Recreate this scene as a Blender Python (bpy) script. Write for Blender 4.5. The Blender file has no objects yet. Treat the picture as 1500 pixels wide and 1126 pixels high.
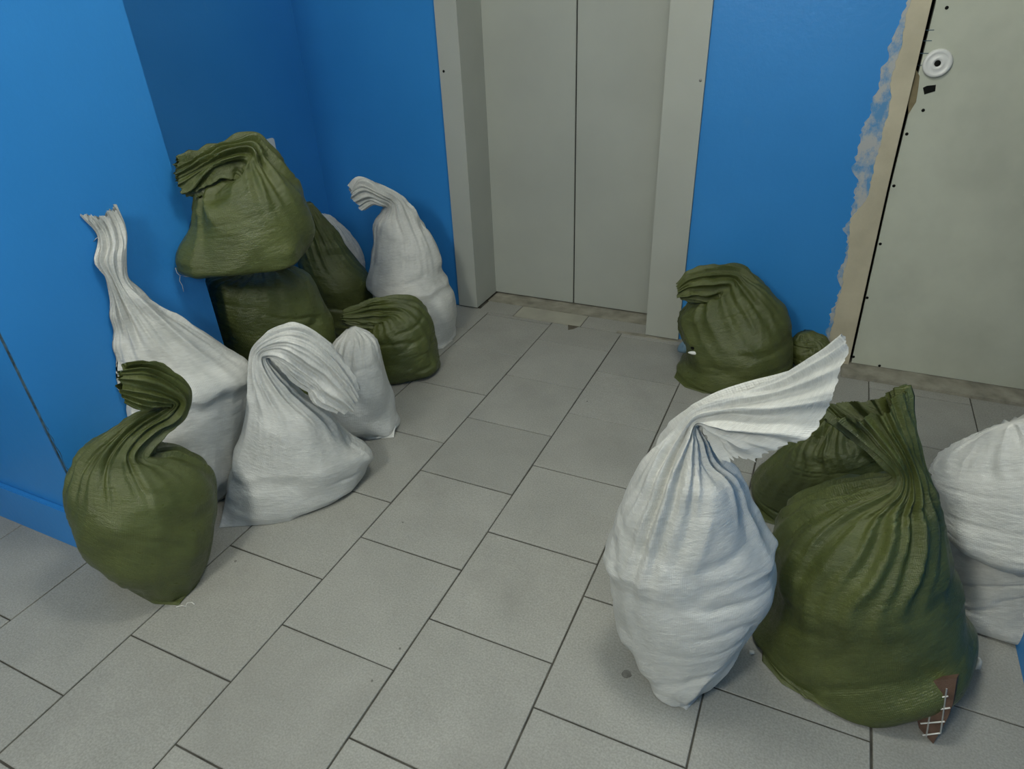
# Stairwell landing with an elevator, an apartment door and tied woven sacks of rubble.
import bpy, bmesh, math, random
import numpy as np
from mathutils import Matrix, Vector

scene = bpy.context.scene
COL = scene.collection
T = 0.33                                   # side of one floor tile in metres

# ------------------------------------------------------------------ camera
cam_data = bpy.data.cameras.new('camera')
cam_data.sensor_width = 36.0
cam_data.lens = 36.0 * 966.19 / 1500.0
cam_data.clip_start = 0.02
camera = bpy.data.objects.new('camera', cam_data)
COL.objects.link(camera)
_R = Vector((0.90947147, 0.41412077, -0.03695446))
_U = Vector((-0.18488714, 0.48244308, 0.8561924))
_F = Vector((-0.37239547, 0.77185015, -0.51533382))
camera.matrix_world = Matrix(((_R.x, _U.x, -_F.x, 1.02141), (_R.y, _U.y, -_F.y, -0.72661),
                              (_R.z, _U.z, -_F.z, 1.33522), (0, 0, 0, 1)))
scene.camera = camera

# ------------------------------------------------------------------ light
world = bpy.data.worlds.new('world')
scene.world = world
world.use_nodes = True
world.node_tree.nodes['Background'].inputs[0].default_value = (0.75, 0.8, 0.85, 1)
world.node_tree.nodes['Background'].inputs[1].default_value = 0.0
for lamp_pos, lamp_power, lamp_size in (((0.30, -1.65, 2.10), 88.0, 0.20), ((0.75, 0.40, 2.40), 42.0, 0.2)):  # first a lamp behind the camera, then an added overhead fill
    lamp_data = bpy.data.lights.new('lamp_and_fill_light', 'POINT')
    lamp_data.energy = lamp_power
    lamp_data.shadow_soft_size = lamp_size
    lamp_data.color = (1.0, 0.985, 0.89)
    lamp = bpy.data.objects.new('lamp_and_fill_light', lamp_data)
    lamp.location = lamp_pos
    COL.objects.link(lamp)

vs = scene.view_settings
vs.view_transform = 'Standard'
vs.look = 'None'
vs.gamma = 1.0
vs.use_curve_mapping = False
vs.exposure = 0.0

# ------------------------------------------------------------------ helpers
def new_mat(name, rough=0.6, spec=0.4):
    m = bpy.data.materials.new(name)
    m.use_nodes = True
    nt = m.node_tree
    b = nt.nodes['Principled BSDF']
    b.inputs['Roughness'].default_value = rough
    b.inputs['Specular IOR Level'].default_value = spec
    return m, nt, b

def node(nt, kind, **kw):
    n = nt.nodes.new(kind)
    for k, v in kw.items():
        setattr(n, k, v)
    return n

def noise(nt, coord, scale, detail=4, rough=0.55, stretch=None):
    n = node(nt, 'ShaderNodeTexNoise')
    n.inputs['Scale'].default_value = scale
    n.inputs['Detail'].default_value = detail
    n.inputs['Roughness'].default_value = rough
    if stretch:
        mp = node(nt, 'ShaderNodeMapping')
        mp.inputs['Scale'].default_value = stretch
        nt.links.new(coord, mp.inputs['Vector'])
        coord = mp.outputs['Vector']
    nt.links.new(coord, n.inputs['Vector'])
    return n.outputs['Fac']

def ramp(nt, fac, stops):
    r = node(nt, 'ShaderNodeValToRGB')
    el = r.color_ramp.elements
    while len(el) < len(stops):
        el.new(0.5)
    for e, (p, c) in zip(el, stops):
        e.position = p
        e.color = c if len(c) == 4 else (*c, 1)
    nt.links.new(fac, r.inputs['Fac'])
    return r.outputs['Color']

def mix(nt, fac, a, b, mode='MIX'):
    n = node(nt, 'ShaderNodeMix', data_type='RGBA', blend_type=mode)
    if isinstance(fac, (int, float)):
        n.inputs[0].default_value = fac
    else:
        nt.links.new(fac, n.inputs[0])
    for sock, v in ((n.inputs[6], a), (n.inputs[7], b)):
        if isinstance(v, tuple):
            sock.default_value = v if len(v) == 4 else (*v, 1)
        else:
            nt.links.new(v, sock)
    return n.outputs[2]

def bump(nt, bsdf, height, strength, dist=0.01):
    b = node(nt, 'ShaderNodeBump')
    b.inputs['Strength'].default_value = strength
    b.inputs['Distance'].default_value = dist
    nt.links.new(height, b.inputs['Height'])
    nt.links.new(b.outputs['Normal'], bsdf.inputs['Normal'])
    return b

def objco(nt):
    return node(nt, 'ShaderNodeTexCoord').outputs['Object']

def geoco(nt):
    return node(nt, 'ShaderNodeNewGeometry').outputs['Position']

def plain(name, col, rough=0.6, spec=0.3, var=0.12, scale=9.0, bumpy=0.0, metal=0.0):
    m, nt, b = new_mat(name, rough, spec)
    co = geoco(nt)
    f = noise(nt, co, scale)
    lo = tuple(c * (1 - var) for c in col)
    hi = tuple(min(1, c * (1 + var)) for c in col)
    nt.links.new(ramp(nt, f, [(0.3, lo), (0.7, hi)]), b.inputs['Base Color'])
    b.inputs['Metallic'].default_value = metal
    if bumpy:
        bump(nt, b, noise(nt, co, scale * 14, 3), bumpy, 0.003)
    return m

def make_paint_blue():
    m, nt, b = new_mat('blue_wall_paint', 0.42, 0.35)
    co = geoco(nt)
    big = noise(nt, co, 1.6, 3)
    col = ramp(nt, big, [(0.3, (0.026, 0.215, 0.56)), (0.7, (0.034, 0.245, 0.62))])
    scuff = noise(nt, co, 6.0, 6, 0.7, (1, 1, 0.5))
    f = ramp(nt, scuff, [(0.66, (0, 0, 0)), (0.82, (0.25, 0.25, 0.25))])
    col = mix(nt, f, col, (0.10, 0.30, 0.56))
    # oil paint reaches 1.62 m, unseen whitewash added above it for neutral bounce
    sep = node(nt, 'ShaderNodeSeparateXYZ')
    nt.links.new(co, sep.inputs[0])
    gt = node(nt, 'ShaderNodeMath', operation='GREATER_THAN')
    gt.inputs[1].default_value = 1.62
    nt.links.new(sep.outputs['Z'], gt.inputs[0])
    col = mix(nt, gt.outputs[0], col, (0.58, 0.59, 0.565))
    nt.links.new(col, b.inputs['Base Color'])
    bump(nt, b, noise(nt, co, 55, 4), 0.22, 0.004)
    return m

def make_tile():
    m, nt, b = new_mat('grey_floor_tile', 0.5, 0.35)
    co = geoco(nt)
    inf = node(nt, 'ShaderNodeObjectInfo')
    big = noise(nt, co, 5.5, 5, 0.6)
    col = ramp(nt, big, [(0.28, (0.262, 0.264, 0.235)), (0.72, (0.335, 0.335, 0.30))])
    fine = noise(nt, co, 230, 2)
    col = mix(nt, 0.32, col, ramp(nt, fine, [(0.3, (0.15, 0.155, 0.145)), (0.7, (0.45, 0.455, 0.43))]))
    var = node(nt, 'ShaderNodeMath', operation='MULTIPLY_ADD')
    var.inputs[1].default_value = 0.10
    var.inputs[2].default_value = 0.95
    nt.links.new(inf.outputs['Random'], var.inputs[0])
    comb = node(nt, 'ShaderNodeCombineColor')
    for i in range(3):
        nt.links.new(var.outputs[0], comb.inputs[i])
    col = mix(nt, 1.0, col, comb.outputs[0], 'MULTIPLY')
    dirt = noise(nt, co, 2.3, 6, 0.65)
    col = mix(nt, ramp(nt, dirt, [(0.5, (0, 0, 0)), (0.8, (0.5, 0.5, 0.5))]), col, (0.19, 0.185, 0.165))
    spots = noise(nt, co, 38, 2)
    col = mix(nt, ramp(nt, spots, [(0.76, (0, 0, 0)), (0.80, (0.6, 0.6, 0.6))]), col, (0.1, 0.095, 0.085))
    nt.links.new(col, b.inputs['Base Color'])
    bump(nt, b, fine, 0.06, 0.001)
    return m

def make_sack(name, dark, base, lightc, rough, transl):
    """woven polypropylene: flat tapes crossing at right angles, in the sack's own UV (metres)"""
    m, nt, b = new_mat(name, rough, 0.5)
    uv = node(nt, 'ShaderNodeUVMap').outputs['UV']
    co = geoco(nt)
    big = noise(nt, co, 7.0, 5, 0.6)
    col = ramp(nt, big, [(0.25, dark), (0.5, base), (0.8, lightc)])
    # weave
    hs = []
    for direction in ('X', 'Y'):
        w = node(nt, 'ShaderNodeTexWave', wave_type='BANDS', bands_direction=direction)
        w.inputs['Scale'].default_value = 95.0
        w.inputs['Distortion'].default_value = 1.2
        w.inputs['Detail'].default_value = 1.0
        w.inputs['Detail Scale'].default_value = 0.6
        nt.links.new(uv, w.inputs['Vector'])
        hs.append(w.outputs['Fac'])
    add = node(nt, 'ShaderNodeMath', operation='ADD')
    nt.links.new(hs[0], add.inputs[0])
    nt.links.new(hs[1], add.inputs[1])
    half = node(nt, 'ShaderNodeMath', operation='MULTIPLY')
    half.inputs[1].default_value = 0.5
    nt.links.new(add.outputs[0], half.inputs[0])
    wv = ramp(nt, half.outputs[0], [(0.0, (0.92, 0.92, 0.92)), (1.0, (1.03, 1.03, 1.03))])
    col = mix(nt, 1.0, col, wv, 'MULTIPLY')
    streak = noise(nt, uv, 30.0, 3, 0.6, (1.0, 6.0, 1.0))
    col = mix(nt, 1.0, col, ramp(nt, streak, [(0.25, (0.88, 0.88, 0.88)), (0.75, (1.08, 1.08, 1.08))]), 'MULTIPLY')
    dirt = noise(nt, co, 4.2, 6, 0.7)
    col = mix(nt, ramp(nt, dirt, [(0.55, (0, 0, 0)), (0.85, (0.45, 0.45, 0.45))]), col,
              tuple(c * 0.55 for c in dark))
    nt.links.new(col, b.inputs['Base Color'])
    crumple = noise(nt, uv, 42.0, 5, 0.62, (1.0, 2.2, 1.0))
    hsum = node(nt, 'ShaderNodeMath', operation='MULTIPLY_ADD')
    hsum.inputs[1].default_value = 7.0
    nt.links.new(crumple, hsum.inputs[0])
    nt.links.new(half.outputs[0], hsum.inputs[2])
    bump(nt, b, hsum.outputs[0], 0.42, 0.0014)
    rr = ramp(nt, crumple, [(0.3, (rough - 0.08,) * 3), (0.7, (rough + 0.12,) * 3)])
    nt.links.new(rr, b.inputs['Roughness'])
    if transl:
        tr = node(nt, 'ShaderNodeBsdfTranslucent')
        nt.links.new(col, tr.inputs['Color'])
        ms = node(nt, 'ShaderNodeMixShader')
        ms.inputs[0].default_value = transl
        out = nt.nodes['Material Output']
        nt.links.new(b.outputs[0], ms.inputs[1])
        nt.links.new(tr.outputs[0], ms.inputs[2])
        nt.links.new(ms.outputs[0], out.inputs['Surface'])
    return m

MAT = {}
MAT['blue'] = make_paint_blue()
MAT['tile'] = make_tile()
MAT['grout'] = plain('dark_grout', (0.075, 0.073, 0.062), 0.9, 0.1, 0.4, 20, 0.4)
MAT['white'] = make_sack('white_woven_sack', (0.56, 0.575, 0.54), (0.65, 0.66, 0.625), (0.73, 0.735, 0.695), 0.34, 0.12)
MAT['green'] = make_sack('olive_woven_sack', (0.054, 0.070, 0.018), (0.081, 0.100, 0.027), (0.118, 0.138, 0.039), 0.33, 0.05)
MAT['steel'] = plain('grey_painted_steel', (0.365, 0.388, 0.352), 0.5, 0.3, 0.05, 3.0, 0.05)
MAT['casing'] = plain('grey_painted_casing', (0.385, 0.405, 0.365), 0.5, 0.3, 0.05, 3.0, 0.05)
MAT['black'] = plain('black_gap', (0.008, 0.009, 0.008), 0.8, 0.1)  # flat black, also painted in for the shade inside gaps and holes
MAT['sill'] = plain('worn_concrete_sill', (0.27, 0.262, 0.215), 0.8, 0.2, 0.3, 14, 0.5)
MAT['cream'] = plain('cream_tile', (0.35, 0.345, 0.285), 0.5, 0.3, 0.1, 9)
MAT['beige'] = plain('beige_plaster', (0.49, 0.455, 0.34), 0.8, 0.2, 0.12, 7, 0.4)
MAT['door'] = plain('pale_grey_green_door_paint', (0.47, 0.50, 0.42), 0.55, 0.3, 0.09, 5.0, 0.08)
MAT['ceiling'] = plain('white_ceiling_paint', (0.60, 0.61, 0.585), 0.9, 0.1, 0.03)
MAT['plastic'] = plain('white_plastic', (0.66, 0.68, 0.66), 0.3, 0.5, 0.03)
MAT['zinc'] = plain('dull_zinc', (0.25, 0.25, 0.24), 0.4, 0.5, 0.2, 40, 0, 0.6)
MAT['brick'] = plain('brown_red_ceramic', (0.105, 0.066, 0.048), 0.8, 0.2, 0.3, 30, 0.5)
MAT['thread'] = plain('pale_thread', (0.6, 0.6, 0.56), 0.6, 0.3, 0.05)
MAT['scrap_blue'] = plain('grey_blue_film', (0.12, 0.20, 0.27), 0.4, 0.4, 0.2, 30)
MAT['spot'] = plain('dried_dirt', (0.17, 0.17, 0.155), 0.8, 0.2, 0.3, 60)
MAT['chipped'] = plain('chipped_plaster_edge', (0.05, 0.085, 0.11), 0.9, 0.1, 0.8, 45, 0.6)

def link(o, parent=None):
    COL.objects.link(o)
    if parent is not None:
        o.parent = parent
    return o

def mesh_obj(name, verts, faces, mat, parent=None, smooth=False):
    me = bpy.data.meshes.new(name)
    me.from_pydata([tuple(v) for v in verts], [], faces)
    me.update()
    me.materials.append(mat)
    if smooth:
        me.polygons.foreach_set('use_smooth', [True] * len(me.polygons))
    return link(bpy.data.objects.new(name, me), parent)

def bm_obj(name, bm, mat, parent=None, smooth=False):
    me = bpy.data.meshes.new(name)
    bmesh.ops.recalc_face_normals(bm, faces=bm.faces)
    bm.to_mesh(me)
    bm.free()
    me.materials.append(mat)
    if smooth:
        me.polygons.foreach_set('use_smooth', [True] * len(me.polygons))
    return link(bpy.data.objects.new(name, me), parent)

def bm_box(bm, x0, x1, y0, y1, z0, z1, bevel=0.0):
    r = bmesh.ops.create_cube(bm, size=1.0)
    vs_ = r['verts']
    for v in vs_:
        v.co = Vector(((x0 + x1) / 2 + v.co.x * (x1 - x0), (y0 + y1) / 2 + v.co.y * (y1 - y0),
                       (z0 + z1) / 2 + v.co.z * (z1 - z0)))
    if bevel:
        es = set(e for v in vs_ for e in v.link_edges)
        bmesh.ops.bevel(bm, geom=list(es), offset=bevel, segments=2, affect='EDGES')

def box_obj(name, x0, x1, y0, y1, z0, z1, mat, parent=None, bevel=0.0):
    bm = bmesh.new()
    bm_box(bm, x0, x1, y0, y1, z0, z1, bevel)
    return bm_obj(name, bm, mat, parent)

def prism_obj(name, poly, off, mat, parent=None):
    """polygon (3D points) extruded by the vector off"""
    n = len(poly)
    vsx = [Vector(p) for p in poly] + [Vector(p) + Vector(off) for p in poly]
    fs = [tuple(range(n)), tuple(range(2 * n - 1, n - 1, -1))]
    for i in range(n):
        j = (i + 1) % n
        fs.append((i, i + n, j + n, j)[::-1])
    bm = bmesh.new()
    bv = [bm.verts.new(v) for v in vsx]
    for f in fs:
        bm.faces.new([bv[i] for i in f])
    return bm_obj(name, bm, mat, parent)

def tube_obj(name, pts, r, mat, parent=None, seg=6):
    pts = [Vector(p) for p in pts]
    vsx, fs = [], []
    for i, p in enumerate(pts):
        t = (pts[min(i + 1, len(pts) - 1)] - pts[max(i - 1, 0)]).normalized()
        a = t.orthogonal().normalized()
        b = t.cross(a)
        for k in range(seg):
            th = 2 * math.pi * k / seg
            vsx.append(p + (a * math.cos(th) + b * math.sin(th)) * r)
    for i in range(len(pts) - 1):
        for k in range(seg):
            fs.append((i * seg + k, i * seg + (k + 1) % seg, (i + 1) * seg + (k + 1) % seg, (i + 1) * seg + k))
    fs.append(tuple(range(seg)))
    fs.append(tuple(range((len(pts) - 1) * seg, len(pts) * seg)))
    return mesh_obj(name, vsx, fs, mat, parent, True)

def lathe_y(name, prof, cx, cy, cz, mat, parent=None, seg=28):
    """profile (radius, depth towards -y) turned about an axis along y"""
    vsx, fs = [], []
    for r, d in prof:
        for k in range(seg):
            th = 2 * math.pi * k / seg
            vsx.append((cx + r * math.cos(th), cy - d, cz + r * math.sin(th)))
    for i in range(len(prof) - 1):
        for k in range(seg):
            fs.append((i * seg + k, i * seg + (k + 1) % seg, (i + 1) * seg + (k + 1) % seg, (i + 1) * seg + k))
    fs.append(tuple(range(seg)))
    fs.append(tuple(range((len(prof) - 1) * seg, len(prof) * seg)))
    return mesh_obj(name, vsx, fs, mat, parent, True)

def structure(o, label, cat):
    o['kind'] = 'structure'
    o['label'] = label
    o['category'] = cat
    return o

def tag(o, label, cat, group=None):
    o['label'] = label
    o['category'] = cat
    if group:
        o['group'] = group
    return o

# ------------------------------------------------------------------ the setting
CEIL = 2.52
X_PIER, Y_PIER0, Y_PIER1 = -1.925 * T, 0.03 * T, 1.785 * T
X_NICHE = -3.69 * T
Y_BACK = 5.70 * T
Y_CAS = 5.645 * T
Y_LIFT = 6.285 * T
LX0, LX1 = -1.203 * T, 1.314 * T           # clear opening of the lift portal
X_RIGHT = 4.905 * T
DX0 = 3.735 * T                             # hinge edge of the apartment door
Y_DOOR = 5.735 * T

# floor: grout bed with single tiles on it
floor = structure(box_obj('floor', -6.5 * T, 9.0 * T, -9 * T, 6.6 * T, -0.06, -0.0035, MAT['grout']),
                  'grey tiled landing floor with dark dirty joints', 'floor')
rng = random.Random(7)
OFFS = {-7: 0.6, -6: 0.2, -5: 0.7, -4: 0.35, -3: 0.75, -2: 0.99, -1: 0.526, 0: 0.048, 1: 0.528, 2: 0.1785, 3: 0.782, 4: 0.246, 5: 0.7, 6: 0.15, 7: 0.6}
OFFS[-3] = 0.25

def tile_mesh(w, d):
    bm = bmesh.new()
    bm_box(bm, -w / 2, w / 2, -d / 2, d / 2, -0.012, 0.0)
    top = [e for e in bm.edges if all(abs(v.co.z) < 1e-6 for v in e.verts)]
    bmesh.ops.bevel(bm, geom=top, offset=0.0012, segments=1, affect='EDGES')
    me = bpy.data.meshes.new('tile')
    bmesh.ops.recalc_face_normals(bm, faces=bm.faces)
    bm.to_mesh(me)
    bm.free()
    me.materials.append(MAT['tile'])
    return me

GAP = 0.0042
FULL = tile_mesh(T - GAP, T - GAP)

def tile_limit(u):                     # where the tile column ends at the far side
    c = (u + 0.5)
    if c * T < X_NICHE or c * T > 9 * T:
        return None
    if -1.2 < c < 1.35:
        return 5.595
    return 5.68

for u in range(-6, 7):
    lim = tile_limit(u)
    if lim is None:
        continue
    off = OFFS[u]
    k = -6
    while k + off < lim:
        v0, v1 = k + off, k + off + 1
        k += 1
        # under the left pier or in the solid right pier: nothing to lay
        if u + 1 <= -1.93 and v0 > 0.03 and v1 < 1.78:
            continue
        if u >= 5 and v0 < 2.1 and v1 < 2.1:
            continue
        if v0 < -4.2:
            continue
        v1c = min(v1, lim)
        if v1c - v0 < 0.04:
            continue
        jz = rng.uniform(-0.0009, 0.0006)
        rz = rng.uniform(-0.0022, 0.0022)
        if v1c == v1:
            me = FULL
        else:
            me = tile_mesh(T - GAP, (v1c - v0) * T - GAP)
        o = bpy.data.objects.new('tile', me)
        o.location = ((u + 0.5) * T + rng.uniform(-0.0006, 0.0006), (v0 + v1c) / 2 * T + rng.uniform(-0.0006, 0.0006), jz)
        o.rotation_euler = (rng.uniform(-0.0012, 0.0012), rng.uniform(-0.0012, 0.0012), rz)
        link(o, floor)

# cut tiles before the lift sill
for a, b, m in ((-1.17, -0.615, 'tile'), (-0.605, 0.405, 'cream'), (0.415, 1.305, 'tile')):
    o = box_obj('cut_tile', a * T, b * T, 5.605 * T, 5.965 * T, -0.012, -0.0005, MAT[m], floor, 0.001)
# chipped tile corner by the sill, bare mortar showing
prism_obj('tile_chip', [(0.235 * T, 5.597 * T, 0), (0.395 * T, 5.60 * T, 0), (0.345 * T, 5.50 * T, 0), (0.29 * T, 5.455 * T, 0), (0.262 * T, 5.53 * T, 0)],
          (0, 0, 0.0012), plain('bare_mortar', (0.10, 0.092, 0.07), 0.9, 0.1, 0.3, 40), floor)
# mortar strip below the right casing and the back wall
prism_obj('mortar_strip', [(0.93 * T, 5.60 * T, -0.003), (1.32 * T, 5.60 * T, -0.003), (1.9 * T, 5.62 * T, -0.003), (1.9 * T, 5.71 * T, -0.003), (0.93 * T, 5.66 * T, -0.003)],
          (0, 0, 0.0045), MAT['sill'], floor)

# left pier (a block of masonry that stands proud of the niche)
bm = bmesh.new()
CH = 0.003
x0, x1, y0, y1 = -6.5 * T, X_PIER, Y_PIER0, Y_PIER1
poly = [(x0, y0), (x1 - CH, y0), (x1, y0 + CH), (x1, y1), (x0, y1)]
vb = [bm.verts.new((x, y, -0.003)) for x, y in poly]
vt = [bm.verts.new((x, y, CEIL)) for x, y in poly]
for i in range(5):
    j = (i + 1) % 5
    if i != 1:
        bm.faces.new((vb[i], vb[j], vt[j], vt[i]))
bm.faces.new(vt)
bm.faces.new(vb[::-1])
wall_left = structure(bm_obj('wall_left', bm, MAT['blue']), 'blue painted wall pier on the left with a chipped vertical corner', 'wall')
# the chipped corner edge: an uneven chamfer
vsx, fs = [], []
N = 90
r2 = random.Random(3)
for i in range(N + 1):
    z = 0.14 + (1.1 - 0.14) * i / N
    wob = 0.0014 * r2.random() + 0.0002
    wob2 = 0.0014 * r2.random() + 0.0002
    if 0.30 < z < 0.46:
        wob += 0.003 * r2.random(); wob2 += 0.003 * r2.random()
    vsx += [(x1 - CH - wob, y0 - 0.0004, z), (x1 - CH * 0.42, y0 + CH * 0.42, z), (x1 + 0.0004, y0 + CH + wob2, z)]
    if i:
        a = (i - 1) * 3
        fs += [(a, a + 1, a + 4, a + 3), (a + 1, a + 2, a + 5, a + 4)]
mesh_obj('chipped_corner', vsx, fs, MAT['chipped'], wall_left)
box_obj('corner_filler', x1 - CH, x1 - CH * 0.6, y0 + CH * 0.6, y0 + CH, 0, CEIL, MAT['blue'], wall_left)
# blue painted skirting on the pier
structure(box_obj('baseboard_left', -6.5 * T, X_PIER + 0.004, Y_PIER0 - 0.016, Y_PIER0, -0.003, 0.147, MAT['blue'], None, 0.003),
          'blue painted skirting at the foot of the left pier', 'baseboard')

# niche wall
structure(box_obj('wall_niche', X_NICHE - 0.12, X_NICHE, Y_PIER1 - 0.02, Y_BACK + 0.1, -0.003, CEIL, MAT['blue']),
          'shaded blue wall of the niche behind the stacked sacks', 'wall')

# back wall with openings for the lift and the apartment door
bm = bmesh.new()
bm_box(bm, X_NICHE, -1.47 * T, Y_BACK, Y_BACK + 0.3, -0.003, CEIL)
bm_box(bm, 1.72 * T, 3.66 * T, Y_BACK, Y_BACK + 0.3, -0.003, CEIL)
bm_box(bm, -1.47 * T, 1.72 * T, Y_BACK, Y_BACK + 0.3, 2.12, CEIL)
bm_box(bm, 3.66 * T, 6.5 * T, Y_BACK, Y_BACK + 0.3, 2.08, CEIL)
bm_box(bm, 6.5 * T, 9 * T, Y_BACK, Y_BACK + 0.3, -0.003, CEIL)
wall_back = structure(bm_obj('wall_back', bm, MAT['blue']), 'blue painted back wall around the elevator', 'wall')

# right pier, wall behind the camera, ceiling
structure(box_obj('wall_right', X_RIGHT, X_RIGHT + 1.2, -9 * T, 2.16 * T, -0.003, CEIL, MAT['blue'], None, 0.004),
          'blue painted wall at the right edge, only its foot in view', 'wall')
structure(box_obj('wall_front', -6.5 * T, 9 * T, -9 * T, -8.8 * T, -0.003, CEIL, plain('grey_plaster', (0.34, 0.34, 0.32), 0.9, 0.1)), 'wall behind the camera', 'wall')
structure(box_obj('wall_far_left', -6.6 * T, -6.4 * T, -8.8 * T, 0.03 * T, -0.003, CEIL, MAT['blue']), 'blue wall at the far left', 'wall')
structure(box_obj('wall_far_right', 8.9 * T, 9.1 * T, 2.1 * T, 5.8 * T, -0.003, CEIL, MAT['blue']), 'blue wall at the far right', 'wall')
structure(box_obj('ceiling', -6.6 * T, 9.1 * T, -9 * T, 6.6 * T, CEIL, CEIL + 0.1, MAT['ceiling']), 'white painted ceiling', 'ceiling')

# elevator portal
lift = bpy.data.objects.new('door_1', None)
lift.location = (0.05 * T, Y_LIFT, 0)
link(lift)
structure(lift, 'grey steel elevator doors in a deep grey casing', 'elevator door')
LI = Matrix.Translation(lift.location).inverted()

def under(o, parent, inv):
    o.matrix_parent_inverse = inv
    return o

def lpart(name, *a, **k):
    o = box_obj(name, *a[:6], a[6], lift, k.get('bevel', 0.002))
    return under(o, lift, LI)

# casings are bent sheet: a front face and a reveal, one piece each
def casing(xa, xb, xin, name):
    bm = bmesh.new()
    bm_box(bm, xa, xb, Y_CAS, Y_BACK + 0.02, 0.006, 2.12)
    lo, hi = (xb - 0.02, xb) if xin == 'r' else (xa, xa + 0.02)
    bm_box(bm, lo, hi, Y_BACK + 0.02, Y_LIFT + 0.02, 0.006, 2.12)
    return under(bm_obj(name, bm, MAT['casing'], lift), lift, LI)

casing(-1.505 * T, LX0, 'r', 'casing')
casing(LX1, 1.747 * T, 'l', 'casing')
lpart('casing_header', LX0, LX1, Y_CAS, Y_LIFT + 0.02, 2.05, 2.2, MAT['casing'])
lpart('door_leaf', LX0 - 0.02, 0.066 * T - 0.003, Y_LIFT, Y_LIFT + 0.03, 0.006, 2.1, MAT['steel'])
lpart('door_leaf', 0.066 * T + 0.003, LX1 + 0.02, Y_LIFT, Y_LIFT + 0.03, 0.006, 2.1, MAT['steel'])
lpart('gap_shade_strip', 0.066 * T - 0.004, 0.066 * T + 0.004, Y_LIFT + 0.010, Y_LIFT + 0.02, 0.006, 2.1, MAT['black'], bevel=0)  # black strip, the shade between the two leaves put into colour
lpart('shaft_shade_sheet', LX0, LX1, Y_LIFT + 0.05, Y_LIFT + 0.06, -0.003, 2.1, MAT['black'], bevel=0)  # black sheet paints in the dark of the shaft
lpart('sill', LX0 + 0.004, LX1 - 0.004, 5.975 * T, Y_LIFT + 0.03, -0.012, 0.0, MAT['sill'])
for x, z in ((-1.445, 3.185), (1.70, 3.12)):
    under(lathe_y('screw', [(0.0052, 0), (0.0052, 0.0012), (0.003, 0.002)], x * T, Y_CAS, z * T, MAT['zinc'] if x > 0 else MAT['black'], lift, 12), lift, LI)

# apartment door with rosette, lock hole, nails
door = bpy.data.objects.new('door_2', None)
door.location = (DX0, Y_DOOR, 0)
link(door)
structure(door, 'pale grey green apartment door with white lock rosette', 'door')
DI = Matrix.Translation(door.location).inverted()
prism_obj_leaf = prism_obj('door_leaf', [(3.805 * T, Y_DOOR, 0.012), (6.45 * T, Y_DOOR, 0.012), (6.45 * T, Y_DOOR, 2.06), (3.690 * T, Y_DOOR, 2.06), (3.728 * T, Y_DOOR, 3.8 * T), (3.743 * T, Y_DOOR, 2.1 * T)],
                           (0, 0.04, 0), MAT['door'], door)
under(prism_obj_leaf, door, DI)
under(box_obj('gap_shade_sheet', 3.60 * T, 6.48 * T, Y_DOOR + 0.045, Y_DOOR + 0.06, 0, 2.1, MAT['black'], door), door, DI)  # black sheet behind the leaf, painted as the shade in the gap
under(box_obj('threshold', 3.70 * T, 6.48 * T, 5.40 * T, Y_DOOR + 0.05, -0.004, 0.010, MAT['sill'], door, 0.003), door, DI)
LK = (3.868 * T, Y_DOOR, 3.285 * T)
under(lathe_y('lock_rosette', [(0.041, 0), (0.041, 0.006), (0.037, 0.013), (0.030, 0.011), (0.024, 0.008), (0.018, 0.012), (0.012, 0.013), (0.0095, 0.008)], *LK, MAT['plastic'], door, 36), door, DI)
under(lathe_y('keyhole', [(0.009, 0.006), (0.009, 0.0095), (0.004, 0.0098)], *LK, MAT['black'], door, 14), door, DI)
NAILS = [(1.2575, 1.2344), (1.2669, 0.9466), (1.238, 0.8727), (1.2395, 0.7036), (1.2437, 0.4978), (1.2466, 0.2892), (1.2525, 0.0381), (1.3491, 0.017)]
for x, z in NAILS:
    x += 0.005
    under(lathe_y('nail', [(0.0052, -0.002), (0.0052, 0.0008), (0.003, 0.0014)], x, Y_DOOR, z, MAT['black'], door, 10), door, DI)
HOLE = [(1.2547, 1.0132), (1.264, 1.019), (1.2884, 1.0222), (1.2911, 1.0036), (1.2772, 0.9988), (1.2634, 0.9934)]
under(prism_obj('latch_hole', [(x, Y_DOOR - 0.0012, z) for x, z in HOLE], (0, 0.01, 0), MAT['black'], door), door, DI)
TICKS = [(1.2326, 1.1755), (1.2337, 1.1463), (1.234, 1.1114), (1.235, 1.0774)]
for x, z in TICKS:
    under(box_obj('saw_mark', x - 0.012, x + 0.012, Y_DOOR - 0.0008, Y_DOOR + 0.002, z - 0.0011, z + 0.0011, MAT['chipped'], door), door, DI)
EDGEWEAR = [(1.2196, 1.0701), (1.2372, 1.0468), (1.242, 1.0142), (1.246, 0.9711), (1.2389, 0.9505), (1.2332, 0.9326), (1.2223, 0.9735), (1.2208, 1.0252)]
under(prism_obj('bare_edge', [(x, Y_DOOR - 0.001, z) for x, z in EDGEWEAR], (0, 0.004, 0), plain('bare_wood_edge', (0.20, 0.17, 0.10), 0.8, 0.2, 0.25, 20), door), door, DI)

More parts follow.
